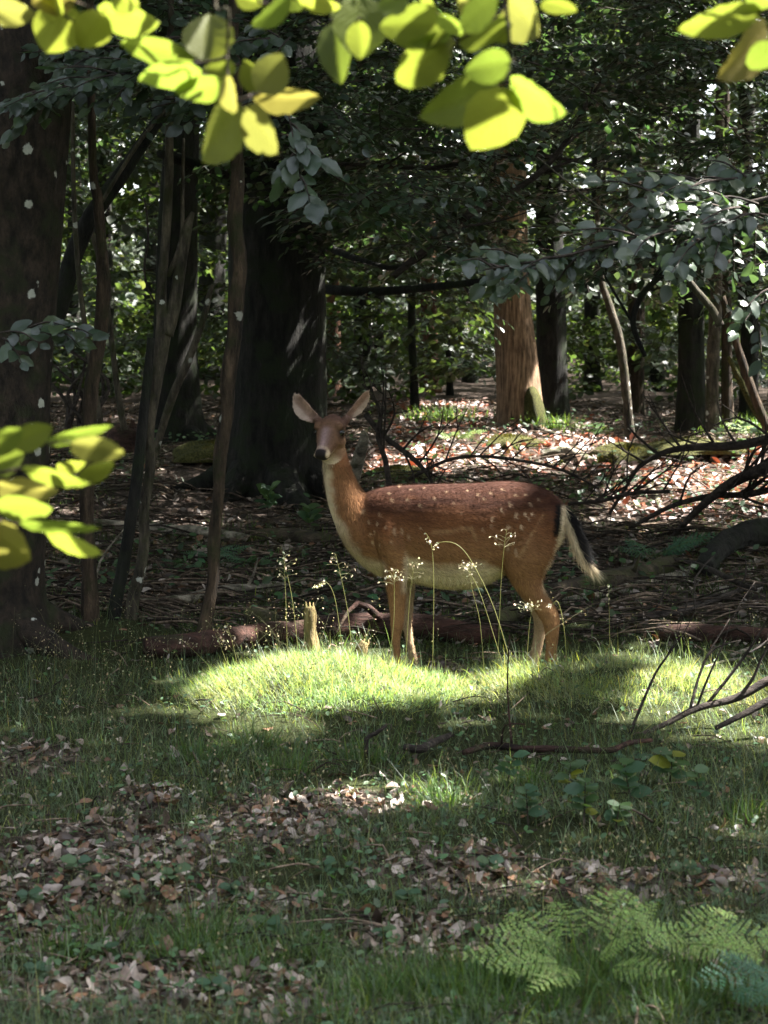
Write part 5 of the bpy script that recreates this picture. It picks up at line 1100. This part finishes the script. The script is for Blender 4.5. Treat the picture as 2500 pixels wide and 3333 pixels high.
# wispy seeding grass over the left and middle floor
mbs = MB(); npl = 0
x, y = wedge(1500, 4.2, 9.6, .3); k = rng.random(len(x)) < np.clip(.12 + 1.2 * (fbm(x * 1.3 + 5, y * 1.3, 33) - .42), 0, 1) + .5 * ((x < -.25) & (y > 6.6)); x, y = x[k], y[k]
sp_p = []; sp_a = []
for a, b_ in zip(x, y):
    h = random.uniform(.12, .34); ln = np.array([random.gauss(0, .10), random.gauss(0, .10), 0]); p0 = np.array([a, b_, float(gz(a, b_))]); p1 = p0 + np.array([0, 0, h * .55]) + ln * .5 * h / .3; p2 = p0 + np.array([0, 0, h]) + ln * 1.3 * h / .3
    tube(mbs, [p0, p1, p2], [.0009, .0008, .0005], 3, (.13, .13, .06), caps=False, sub=2)
    for q in range(random.randint(6, 14)):
        f = random.uniform(.62, 1.0); base = p0 * (1 - f) ** 2 + 2 * p1 * f * (1 - f) + p2 * f * f; sp_p.append(base + rng.normal(0, .018, 3)); sp_a.append(rng.normal(0, .5, 3) + np.array([0, 0, .6]))
sp_p = np.array(sp_p); n = len(sp_p); inst(mbs, QUAD, QUADF, sp_p, np.array(sp_a), rdir(n), rng.uniform(.006, .011, n), leafcol(n, (.30, .26, .15), .3))
tag(mbs.build('seeding_grass', M['straw']), 'wispy seeding grass stems scattered over the shaded floor', 'grass', kind='stuff')
# ------------------------------------------------------------------ tall grass stalks with seed heads in the light
def stalk(label, pts, D, head, width=5, seed=0, spread=22, nsp=22, droop=False, group='tall grass stalks in front of the deer'):
    """pts: stem in pixels bottom-up; head: pixel centre where the panicle spreads"""
    r_ = np.random.default_rng(seed); b0 = P(pts[0][0], pts[0][1], D); t = thing('grass_stalk', (b0[0], b0[1], float(gz(b0[0], b0[1]))), label, 'grass stalk', group); mb = MB()
    w = [P(a, b_, D) for a, b_ in pts]; w[0][2] = float(gz(w[0][0], D)); tube(mb, w, np.linspace(width, width * .5, len(w)) / 2 * .38 * D / FPX, 4, (.20, .20, .09), caps=False, sub=4); mb.build('stem', M['grass'], t)
    nsp = int(nsp * .65); hb = MB(); s = D / FPX; top = w[-1]; pos = []; ax = []
    for k in range(nsp):
        if droop:
            f = k / nsp; i_ = len(w) - 2; q = w[-2] + (w[-1] - w[-2]) * f + r_.normal(0, 3.5 * s, 3)
        else:
            f = r_.random(); q0 = top + (w[-2] - top) * f * .9; d = r_.normal(0, 1, 3); d[2] = abs(d[2]) * .6 + .2; d[1] *= .6; q = q0 + nrm(d) * spread * (.35 + .9 * f) * 1.15 * s * r_.uniform(.5, 1.2) - np.array([0, 0, 6 * s])
            tube(hb, [q0, (q0 + q) / 2 + np.array([0, 0, 3 * s]), q], [.0006, .0005, .0004], 3, (.30, .28, .16), caps=False)
        pos.append(q); ax.append(r_.normal(0, .6, 3) + np.array([0, 0, -.5]))
    inst(hb, QUAD, QUADF, np.array(pos), np.array(ax), r_.normal(0, 1, (nsp, 3)), r_.uniform(6, 13, nsp) * s, leafcol(nsp, (.50, .45, .33), .25)); hb.build('seed_head', M['straw'], t)
def z1(*p): return [(900 + a * .663, 1200 + b_ * .663) for a, b_ in p]
stalk('tall grass stalk with a full seed head standing before the chest of the deer', z1((112, 1360), (80, 1150), (50, 1000), (22, 870)), 8.35, 0, seed=1, spread=36)
stalk('straight green grass stalk beside the yellow splintered stump, left of it', z1((55, 1380), (48, 1200), (42, 1050), (35, 915)), 8.3, 0, seed=2, spread=30)
stalk('grass stalk with an open seed head before the breast of the deer', z1((375, 1370), (355, 1230), (325, 1060), (290, 910)), 8.35, 0, seed=3, spread=44)
stalk('bowed grass stalk with a hooked glowing head right of the splintered stump', z1((330, 1350), (300, 1200), (275, 1090), (235, 1045), (180, 1075)), 8.3, 0, seed=4, droop=True, nsp=30)
stalk('grass stalk with a bushy seed head before the near foreleg', z1((545, 1420), (575, 1250), (578, 1080), (575, 990)), 8.3, 0, seed=5, spread=40, nsp=34)
stalk('grass stalk with small seeds just right of the near foreleg', z1((630, 1350), (650, 1180), (662, 1060), (680, 945)), 8.4, 0, seed=6, spread=42, nsp=26)
stalk('tall yellow grass stalk hooked over at the top before the flank', z1((765, 1400), (772, 1150), (768, 930), (755, 850), (735, 808)), 8.3, 0, seed=7, droop=True, nsp=14, width=6)
stalk('arching grass stalk sweeping left before the belly', z1((1170, 1400), (1070, 1180), (960, 950), (880, 860), (790, 855), (770, 890)), 8.3, 0, seed=8, droop=True, nsp=20, width=6)
stalk('leaning grass stalk with seeds hanging before the belly', z1((1130, 1380), (1010, 1130), (950, 1000), (940, 960)), 8.35, 0, seed=9, spread=34, nsp=30)
stalk('grass stalk with a wide seed head before the hock of the deer', z1((1225, 1400), (1240, 1280), (1252, 1200), (1260, 1160)), 8.25, 0, seed=10, spread=48, nsp=36)
stalk('bent grass stalk with drooping seeds behind the hock', z1((1430, 1430), (1410, 1260), (1382, 1145), (1350, 1160), (1325, 1163)), 8.25, 0, seed=11, droop=True, nsp=16)
stalk('thin grass stalk with pale seeds before the haunch', z1((1085, 1390), (1100, 1100), (1115, 900), (1130, 790)), 8.4, 0, seed=12, spread=46, nsp=16)
stalk('fine grass stalk before the hind flank of the deer', z1((1020, 1400), (1000, 1250), (960, 1080), (945, 950)), 8.4, 0, seed=13, spread=30, nsp=24)
stalk('single grass stalk with a yellow spike right of the deer', [(1985, 2140), (1984, 2050), (1982, 1960), (1980, 1900)], 8.3, 0, seed=14, droop=True, nsp=14)
for k, (a, b_, c, d) in enumerate([(520, 2640, 470, 2420), (880, 2760, 820, 2380), (690, 2900, 640, 2560), (850, 2650, 790, 2330), (1040, 2640, 1010, 2380), (760, 2750, 720, 2480), (160, 2700, 60, 2470), (430, 3060, 370, 2860), (1350, 2360, 1240, 2230), (700, 2190, 590, 2080), (780, 2200, 735, 2020), (760, 2230, 700, 2060)]):
    D_ = G(a, b_)[1]; stalk('thin pale grass stalk rising from the shaded short grass and leaf litter', [(a, b_), ((a * 2 + c) / 3 + 3, (b_ * 2 + d) / 3), ((a + 2 * c) / 3 + 3, (b_ + 2 * d) / 3), (c, d)], D_, 0, width=5, seed=30 + k, spread=26, nsp=14, group='thin stalks on the shaded floor')

# ------------------------------------------------------------------ ferns
def frond_mesh(seed, pairs=11, L=1.0, width=.235, fine=True, base=(.20, .28, .085)):
    """x along the rachis, arching; twice-divided blade"""
    r_ = np.random.default_rng(seed); mb = MB(); ts = np.linspace(0, 1, 16); arc = lambda t: np.stack([t, 0 * t, .30 * t - .34 * t * t], -1)
    tube(mb, arc(ts), np.linspace(.007, .0012, 16), 4, (.10, .13, .05), caps=False)
    pos = []; ax = []; sc = []; nn = []
    for k in range(pairs):
        t = .20 + .78 * (k + .5) / pairs; w = width * (math.sin(min(1, (t - .1) / .35) * math.pi / 2)) * (1 - ((t - .2) / .82) ** 1.6) + .015
        c = arc(np.array([t]))[0]; tg = nrm(arc(np.array([t + .01]))[0] - c)
        for s in (-1, 1):
            d = nrm(np.array([.42, s * 1.0, 0]) + tg * .2 + np.array([0, 0, -.12 + r_.normal(0, .10)])); m_ = max(3, int(w / .024))
            e = c + d * w + np.array([0, 0, -.05 * w]); tube(mb, [c, e], [.0022, .0008], 3, (.10, .15, .05), caps=False)
            for q in range(m_):
                f = (q + .4) / m_; pb = c + (e - c) * f; l_ = (.026 * (1 - f) ** .6 + .006) * min(1, w / .16 + .25)
                for s2 in (-1, 1):
                    sd = nrm(np.cross(d, np.array([0, 0, 1.]))) * s2; pos.append(pb); ax.append(nrm(sd + d * .55 + np.array([0, 0, r_.normal(-.05, .12)]))); sc.append(l_ * r_.uniform(.85, 1.15)); nn.append(nrm(np.array([0, 0, 1.]) + r_.normal(0, .22, 3)))
    n = len(pos); inst(mb, np.array([(0, .0, 0), (.3, .24, .02), (.75, .16, .0), (1, 0, -.05), (.75, -.16, 0), (.3, -.24, .02)]), [np.array([(0, 5, 4, 1), (1, 4, 2, 2)][:1] + [(1, 4, 3, 2)])], np.array(pos), np.array(ax), np.array(nn), np.array(sc), leafcol(n, base, .14), wid=.052)
    return mb.mesh('frond', M['fern'])
FR = [frond_mesh(k) for k in range(4)]; FRD = [frond_mesh(10 + k, base=(.05, .12, .075)) for k in range(2)]
def fern(label, fronds, meshes, cat='fern', group=None, roll=None):
    """fronds: ((px,py,depth) root, (px,py,depth) tip)"""
    a0 = np.mean([P(*f[0]) for f in fronds], 0); a0[2] = float(gz(a0[0], a0[1])); t = thing('fern', a0, label, cat, group)
    for k, (a, b_) in enumerate(fronds):
        A = P(*a); A[2] = max(A[2], float(gz(A[0], A[1])) + .01); B = P(*b_); L = np.linalg.norm(B - A); x = nrm(B - A); up = nrm(np.array([random.uniform(-.3, .3), -.75, 1.0]) if roll is None else np.array(roll)); y = nrm(np.cross(up, x)); z = np.cross(x, y)
        mt = Matrix(((x[0] * L, y[0] * L, z[0] * L, A[0]), (x[1] * L, y[1] * L, z[1] * L, A[1]), (x[2] * L, y[2] * L, z[2] * L, A[2]), (0, 0, 0, 1)))
        link('frond', meshes[k % len(meshes)], t, t.matrix_basis.inverted() @ mt)
fern('light green fern with wide fronds spreading over the foreground leaves', [((1950, 3120, 4.37), (2135, 2925, 4.57)), ((1920, 3110, 4.37), (2050, 2880, 4.77)), ((1880, 3120, 4.37), (1560, 3020, 4.32)), ((1860, 3130, 4.32), (1640, 2960, 4.62)), ((1870, 3150, 4.27), (1590, 3150, 4.17)), ((1900, 3160, 4.22), (1720, 3220, 4.02)), ((1930, 3140, 4.27), (2060, 3050, 4.22)), ((1890, 3110, 4.42), (1800, 2920, 4.72)), ((1960, 3110, 4.4), (2260, 3010, 4.5)), ((1900, 3170, 4.3), (1500, 3100, 4.25)), ((1950, 3160, 4.3), (2200, 3160, 4.15)), ((1870, 3100, 4.45), (1680, 3060, 4.3))], FR)
fern('pale arching fern frond hanging at the right above the dark fern', [((2150, 3060, 4.42), (2590, 3060, 4.37)), ((2160, 3070, 4.37), (2060, 2960, 4.42)), ((2200, 3080, 4.32), (2480, 3120, 4.12)), ((2180, 3080, 4.37), (2400, 2960, 4.62)), ((2520, 3150, 4.32), (2280, 3040, 4.22)), ((2440, 3130, 4.35), (2620, 2980, 4.5)), ((2300, 3110, 4.35), (2120, 3060, 4.2))], FR)
fern('dark blue-green fern at the lower right under the pale fronds', [((2560, 3180, 4.22), (2260, 3190, 4.02)), ((2520, 3200, 4.12), (2330, 3090, 4.12)), ((2540, 3210, 4.12), (2440, 3260, 3.92)), ((2350, 3230, 4.07), (2560, 3260, 3.92))], FRD)
def fern_at(label, px_, py_, n, Lpx, meshes, seed, group=None):
    r_ = random.Random(seed); c = G(px_, py_); D_ = c[1]; fr = []
    for k in range(n):
        a = 2 * math.pi * k / n + r_.uniform(-.3, .3); L = Lpx * r_.uniform(.7, 1.15); fr.append(((px_, py_ - 4, D_), (px_ + math.cos(a) * L, py_ - L * r_.uniform(.25, .55), D_ + math.sin(a) * L / FPX * D_ * .9)))
    fern(label, fr, meshes, group=group)
fern_at('blue-green fern in the shade of the dead limbs at the right', 2130, 1830, 8, 190, FRD, 1)
fern_at('fern spreading left of the black curved log', 2280, 1800, 7, 130, FRD, 2)
fern_at('fern beside the slanting brown pole behind the long pale branch', 820, 1860, 8, 120, FRD, 3)
fern_at('fern growing between the forked sapling and the slanting brown pole', 580, 1870, 7, 110, FRD, 4)
fern_at('fern low behind the thin white barked log', 700, 1830, 7, 110, FRD, 5)
fern_at('green fern behind the back of the deer left of the sunlit bank', 1480, 1440, 8, 100, FR, 6)
fern_at('small fern right of the foot of the dead tree', 1950, 1420, 6, 70, FR, 7)
fern_at('small fern at the foot of the moss cushion on the right', 2000, 1580, 6, 90, FRD, 8)
fern_at('small fern below the broad leaved plant', 2050, 2480, 5, 90, FRD, 9)
fern_at('fern in the dim floor near the foot of the tall black trunk', 640, 1430, 6, 80, FRD, 10)
fern_at('lone green fern behind the branch pile at the right edge', 2450, 1420, 7, 90, FR, 11)

# ------------------------------------------------------------------ leafy seedlings and broad leaved plants
mbz = []
for k, c in enumerate([(.055, .10, .035), (.045, .09, .05), (.16, .17, .02), (.075, .12, .06)]):
    mb = MB(); T = LEAF.copy(); T[:, 1] *= 1.25; mb.add(T, LEAFF, c); mbz.append(mb.mesh('leaf', M['fern']))
def seedling(label, px_, py_, hpx, n, leafpx, seed, meshes, spread=.8, group=None, name='seedling'):
    r_ = np.random.default_rng(seed); c = G(px_, py_); s = c[1] / FPX; t = thing(name, c, label, 'plant', group); mb = MB(); ln = r_.normal(0, .15, 2)
    pts = [c + np.array([ln[0] * f * hpx * s, ln[1] * f * hpx * s, f * hpx * s]) for f in (0, .35, .7, 1)]; tube(mb, pts, [.0035, .003, .002, .001], 5, sub=3); mb.build('stem', M['bark_grey'], t)
    for k in range(n):
        f = .3 + .7 * (k + 1) / n; p_ = c + np.array([ln[0] * f * hpx * s, ln[1] * f * hpx * s, f * hpx * s]); a = k * 2.4 + r_.uniform(-.4, .4)
        put_leaf(t, p_, (math.cos(a), math.sin(a) * .9, spread * r_.uniform(-.1, .7)), nrm(np.array([-.2 * math.cos(a), -.5, 1]) + r_.normal(0, .2, 3)), leafpx * s * r_.uniform(.7, 1.25), meshes)
seedling('small bright green seedling on the black floor left of the neck of the deer', 870, 1690, 100, 16, 46, 1, mbz[:2], 1.6)
seedling('small bright green seedling by the breast of the deer', 1010, 1740, 90, 14, 44, 2, mbz[:2], 1.4)
for k, (a, b_, h, n, l_) in enumerate([(1720, 2690, 150, 9, 130), (1900, 2700, 190, 10, 150), (2060, 2640, 200, 9, 160), (2180, 2560, 130, 7, 170), (1650, 2560, 120, 6, 120), (1850, 2600, 150, 8, 120), (2290, 2640, 180, 6, 110), (2000, 2720, 130, 8, 120)]):
    seedling(('broad leaved plant left of the rotten hollow stump', 'broad leaved plant with a yellow leaf just right of the rotten hollow stump', 'tall broad leaved plant behind the rotten hollow stump', 'broad leaved plant growing at the right end of the red and black stick', 'broad leaved plant below the left end of the red and black stick', 'broad leaved plant rising behind the rotten stump below the red and black stick', 'sparse broad leaved plant farthest from the rotten stump beside a dead twig', 'low broad leaved plant in front of the rotten hollow stump')[k], a, b_, h * .8, n + 3, l_ * .42, 20 + k, mbz if k % 2 else mbz[:2] + mbz[3:], .6, 'broad leaved plants round the rotten stump', 'leafy_plant')
for k, (a, b_) in enumerate([(90, 2960), (430, 2960), (760, 2940), (1430, 3250), (1600, 2860), (340, 3130), (1060, 2870), (250, 2860), (120, 3200), (880, 3060), (2230, 2870), (1330, 2960), (700, 3250), (560, 2890), (1250, 3080), (2420, 3060)]):
    seedling('tiny seedling with a few rounded green leaves among the dead leaves', a, b_, 60, 6, 55, 50 + k, mbz[1:2] + mbz[3:], .4, 'tiny seedlings among the dead leaves')
for k, (a, b_) in enumerate([(2400, 1425), (2330, 1440), (1930, 1425), (2480, 1440), (2440, 1480)]):
    seedling('small sunlit woodland plant with bright leaves at the foot of the right trunks', a, b_, 45, 7, 34, 80 + k, mbz[:1], .4, 'small bright plants under the right trunks')
# low shoots along the floor
mbw = MB(); x, y = wedge(9000, 3.8, 10, .3); k = rng.random(len(x)) < .25 + .75 * fbm(x * 1.7, y * 1.7, 12); x, y = x[k], y[k]; n = len(x); pos = np.stack([x, y, gz(x, y) + rng.uniform(.01, .05, n)], 1); nn = nrm(rng.normal(0, .35, (n, 3)) + np.array([0, -.2, 1])); inst(mbw, LEAF, LEAFF, pos, np.cross(nn, rdir(n)), nn, rng.uniform(.010, .030, n), leafcol(n, (.07, .12, .06), .25))
x, y = wedge(5200, 10, 26, .8, 1); k = rng.random(len(x)) < (fbm(x * .7, y * .7, 14) > .48); x, y = x[k], y[k]; n = len(x); pos = np.stack([x, y, gz(x, y) + rng.uniform(.03, .22, n)], 1); nn = nrm(rng.normal(0, .35, (n, 3)) + np.array([0, -.3, 1])); inst(mbw, LEAF, LEAFF, pos, np.cross(nn, rdir(n)), nn, rng.uniform(.03, .07, n), leafcol(n, (.045, .085, .04), .25))
tag(mbw.build('ground_cover', M['fern']), 'low green herbs and shoots covering the forest floor', 'ground cover', kind='stuff')

# ------------------------------------------------------------------ the boughs that hang close in front, leaf by leaf
def big_leaf(A, B, wid, face, cup, curl, c, parent, seed):
    r_ = random.Random(seed); n, m_ = 12, 8; L = np.linalg.norm(B - A); x = nrm(B - A); y = nrm(np.cross(face, x)); z = np.cross(x, y); V = []; uv = []
    for i_ in range(n + 1):
        f = i_ / n; w = wid / 2 * (math.sin(math.pi * f ** .85) ** .72 if 0 < f < 1 else 0.0); w *= 1 - .12 * f
        for j in range(m_ + 1):
            t = -1 + 2 * j / m_; ph = (f - .42 * abs(t) * .3) * 46
            h = cup * abs(t) * w + .012 * L * math.sin(ph) * abs(t) * (1 - abs(t) * .3) + curl * L * (f - .5) ** 2 - .02 * L * math.sin(f * 3)
            wav = 1 + .035 * math.sin(f * 46 + seed) * abs(t) ** 3
            V.append(A + x * L * f + y * t * w * wav + z * h); uv.append((f, t))
    q = [(i_ * (m_ + 1) + j, i_ * (m_ + 1) + j + 1, (i_ + 1) * (m_ + 1) + j + 1, (i_ + 1) * (m_ + 1) + j) for i_ in range(n) for j in range(m_)]
    mb = MB(); V = np.array(V); mb.add(V, [np.array(q)], c, np.array(uv) + np.array([0, 1e-4])); return mb.build('leaf', M['leaf_fore'], parent)
SZ = 1250 / 1659
def zz(ox, oy): return lambda p_: (ox + p_[0] * SZ, oy + p_[1] * SZ)
def near_bough(name, label, tr, twigs, leaves, D, seed):
    q0 = tr(twigs[0][0]); t = thing(name, P(q0[0], q0[1], D), label, 'branch'); r_ = random.Random(seed); mb = MB()
    f0 = twigs[0][0]; off = [(-2600, -500), (-800, -120)] if seed == 13 else [(500, -2800), (140, -900)]; twigs = [[(f0[0] + a, f0[1] + b_) for a, b_ in off] + list(twigs[0])] + list(twigs[1:])
    for tw in twigs:
        w = [P(*tr(a), D + .02 * math.sin(k * 2 + seed)) for k, a in enumerate(tw)]; tube(mb, w, np.linspace(.0028, .0014, len(w)), 6, None, .1, seed, sub=4)
    mb.build('twig', M['bark_brown'], t)
    for k, (a, b_, wpx) in enumerate(leaves):
        d0 = D + r_.uniform(-.09, .09); tl_ = r_.uniform(-.05, .05); A = P(*tr(a), d0); B = P(*tr(b_), d0 + tl_)
        face = nrm(np.array([r_.uniform(-.45, .1), -.72, -.55 + r_.uniform(-.35, .30)])); sh = r_.uniform(.85, 1.15)
        wd = wpx * SZ * D / FPX * 1.45
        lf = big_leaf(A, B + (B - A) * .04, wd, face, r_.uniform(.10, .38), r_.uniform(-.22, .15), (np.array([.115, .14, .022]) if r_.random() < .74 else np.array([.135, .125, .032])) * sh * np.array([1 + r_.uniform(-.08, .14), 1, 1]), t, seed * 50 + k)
        pb = P(*tr((a[0] - (b_[0] - a[0]) * .10, a[1] - (b_[1] - a[1]) * .10)), d0)
        sb = MB(); tube(sb, [pb, A + (B - A) * .02], [.0009, .0008], 5); sb.build('leaf_stalk', M['bark_brown'], lf)
    if seed != 13:          # unseen extra leaves added above to dapple the visible ones with shade
        for k in range(int(len(leaves) * .7)):
            a, b_, wpx = r_.choice(leaves); c = (P(*tr(a), D) + P(*tr(b_), D)) / 2 + S * r_.uniform(.24, .5) + np.array([r_.gauss(0, .02), r_.gauss(0, .03), r_.gauss(0, .02)]); an = r_.uniform(0, 6.28); d = np.array([math.cos(an), math.sin(an), r_.uniform(-.4, .2)]) * r_.uniform(.025, .04)
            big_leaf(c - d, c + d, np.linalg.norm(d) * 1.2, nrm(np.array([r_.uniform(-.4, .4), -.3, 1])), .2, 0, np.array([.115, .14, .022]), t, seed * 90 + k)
T3 = zz(0, 0); T4 = zz(1250, 0); T7 = zz(0, 1300)
near_bough('overhanging_branch', 'sunlit yellow-green beech leaves hanging over the massive left trunk at the top corner', T3, [[(-60, -60), (150, -20), (300, 0), (430, 50)], [(300, 0), (250, 40), (330, 100)]],
           [((-60, 40), (150, 70), 95), ((240, -30), (215, 95), 78), ((300, 10), (200, 222), 165), ((450, 50), (345, 200), 120), ((420, 60), (680, 95), 135), ((330, -30), (140, 10), 110), ((480, -20), (600, 20), 90)], 2.55, 3)
near_bough('overhanging_branch', 'sunlit cluster of beech leaves hanging on a thin twig before the black trunk', T3, [[(930, -40), (985, 40), (982, 200), (985, 330), (1025, 440)], [(982, 250), (880, 270), (830, 270)], [(1000, 380), (900, 330), (850, 320)], [(1020, 440), (1090, 410), (1120, 400)]],
           [((900, 268), (905, 60), 165), ((845, 250), (525, 190), 105), ((872, 300), (608, 345), 118), ((1018, 300), (875, 300), 75), ((1000, 375), (755, 395), 85), ((965, 335), (1015, 480), 95), ((1125, 405), (1215, 235), 125), ((1105, 400), (1060, 262), 80), ((1090, 420), (1382, 432), 118), ((1030, 440), (872, 690), 205), ((1055, 470), (1195, 655), 170), ((1010, 480), (960, 400), 60)], 2.5, 5)
near_bough('overhanging_branch', 'sunlit beech leaves hanging along the top edge right of the hanging cluster', T3, [[(1100, -60), (1260, -20), (1450, -10), (1560, -30)], [(1450, -10), (1440, 60), (1430, 100)]],
           [((1270, -5), (1100, 108), 105), ((1280, 0), (1460, 32), 70), ((1562, -25), (1548, 245), 190), ((1435, 85), (1468, 350), 120), ((1330, -40), (1200, 20), 90), ((1020, -30), (1130, 20), 70), ((1550, 90), (1560, 250), 90)], 2.6, 7)
near_bough('overhanging_branch', 'large sunlit spray of beech leaves hanging before the pale dead trunk', T4, [[(540, -60), (525, 20), (440, 110), (330, 170), (290, 230)], [(525, 20), (540, 150), (545, 260), (520, 370)], [(330, 100), (280, 110), (260, 160)]],
           [((280, 110), (-12, 112), 150), ((300, 150), (115, 195), 60), ((268, 195), (60, 365), 140), ((275, 160), (278, 262), 62), ((160, -20), (235, 55), 95), ((330, 120), (490, -10), 120), ((320, 170), (548, 112), 125), ((530, 0), (670, 150), 175), ((680, 5), (828, 48), 70), ((545, 262), (350, 305), 118), ((512, 240), (522, 352), 72), ((505, 358), (172, 505), 165), ((560, 385), (380, 635), 185), ((545, 355), (778, 482), 160), ((100, -30), (-20, 40), 90), ((420, -20), (330, 60), 90), ((470, 60), (520, 190), 80), ((240, 60), (330, 150), 70)], 2.45, 9)
near_bough('overhanging_branch', 'pair of large sunlit beech leaves hanging at the top right corner', T4, [[(1720, -40), (1650, 40), (1610, 60)], [(1700, 60), (1665, 110)]],
           [((1635, 45), (1285, 132), 120), ((1668, 110), (1462, 335), 180), ((1690, 190), (1570, 292), 95), ((1560, -40), (1700, 20), 80)], 2.45, 11)
near_bough('overhanging_branch', 'glowing yellow-green beech leaves reaching in beside the foot of the massive trunk', T7, [[(-80, 520), (0, 522), (90, 540), (200, 570)], [(-80, 230), (60, 200), (190, 190), (310, 185)], [(-60, 330), (100, 300), (240, 310)]],
           [((50, 195), (225, 125), 95), ((-60, 210), (95, 130), 95), ((300, 185), (530, 232), 100), ((190, 195), (475, 118), 55), ((-40, 290), (105, 240), 105), ((90, 300), (375, 365), 85), ((340, 355), (490, 272), 66), ((240, 305), (360, 278), 48), ((-20, 375), (245, 405), 125), ((-20, 465), (220, 470), 115), ((80, 535), (425, 560), 70), ((190, 575), (430, 668), 125), ((-60, 570), (125, 690), 190)], 2.45, 13)
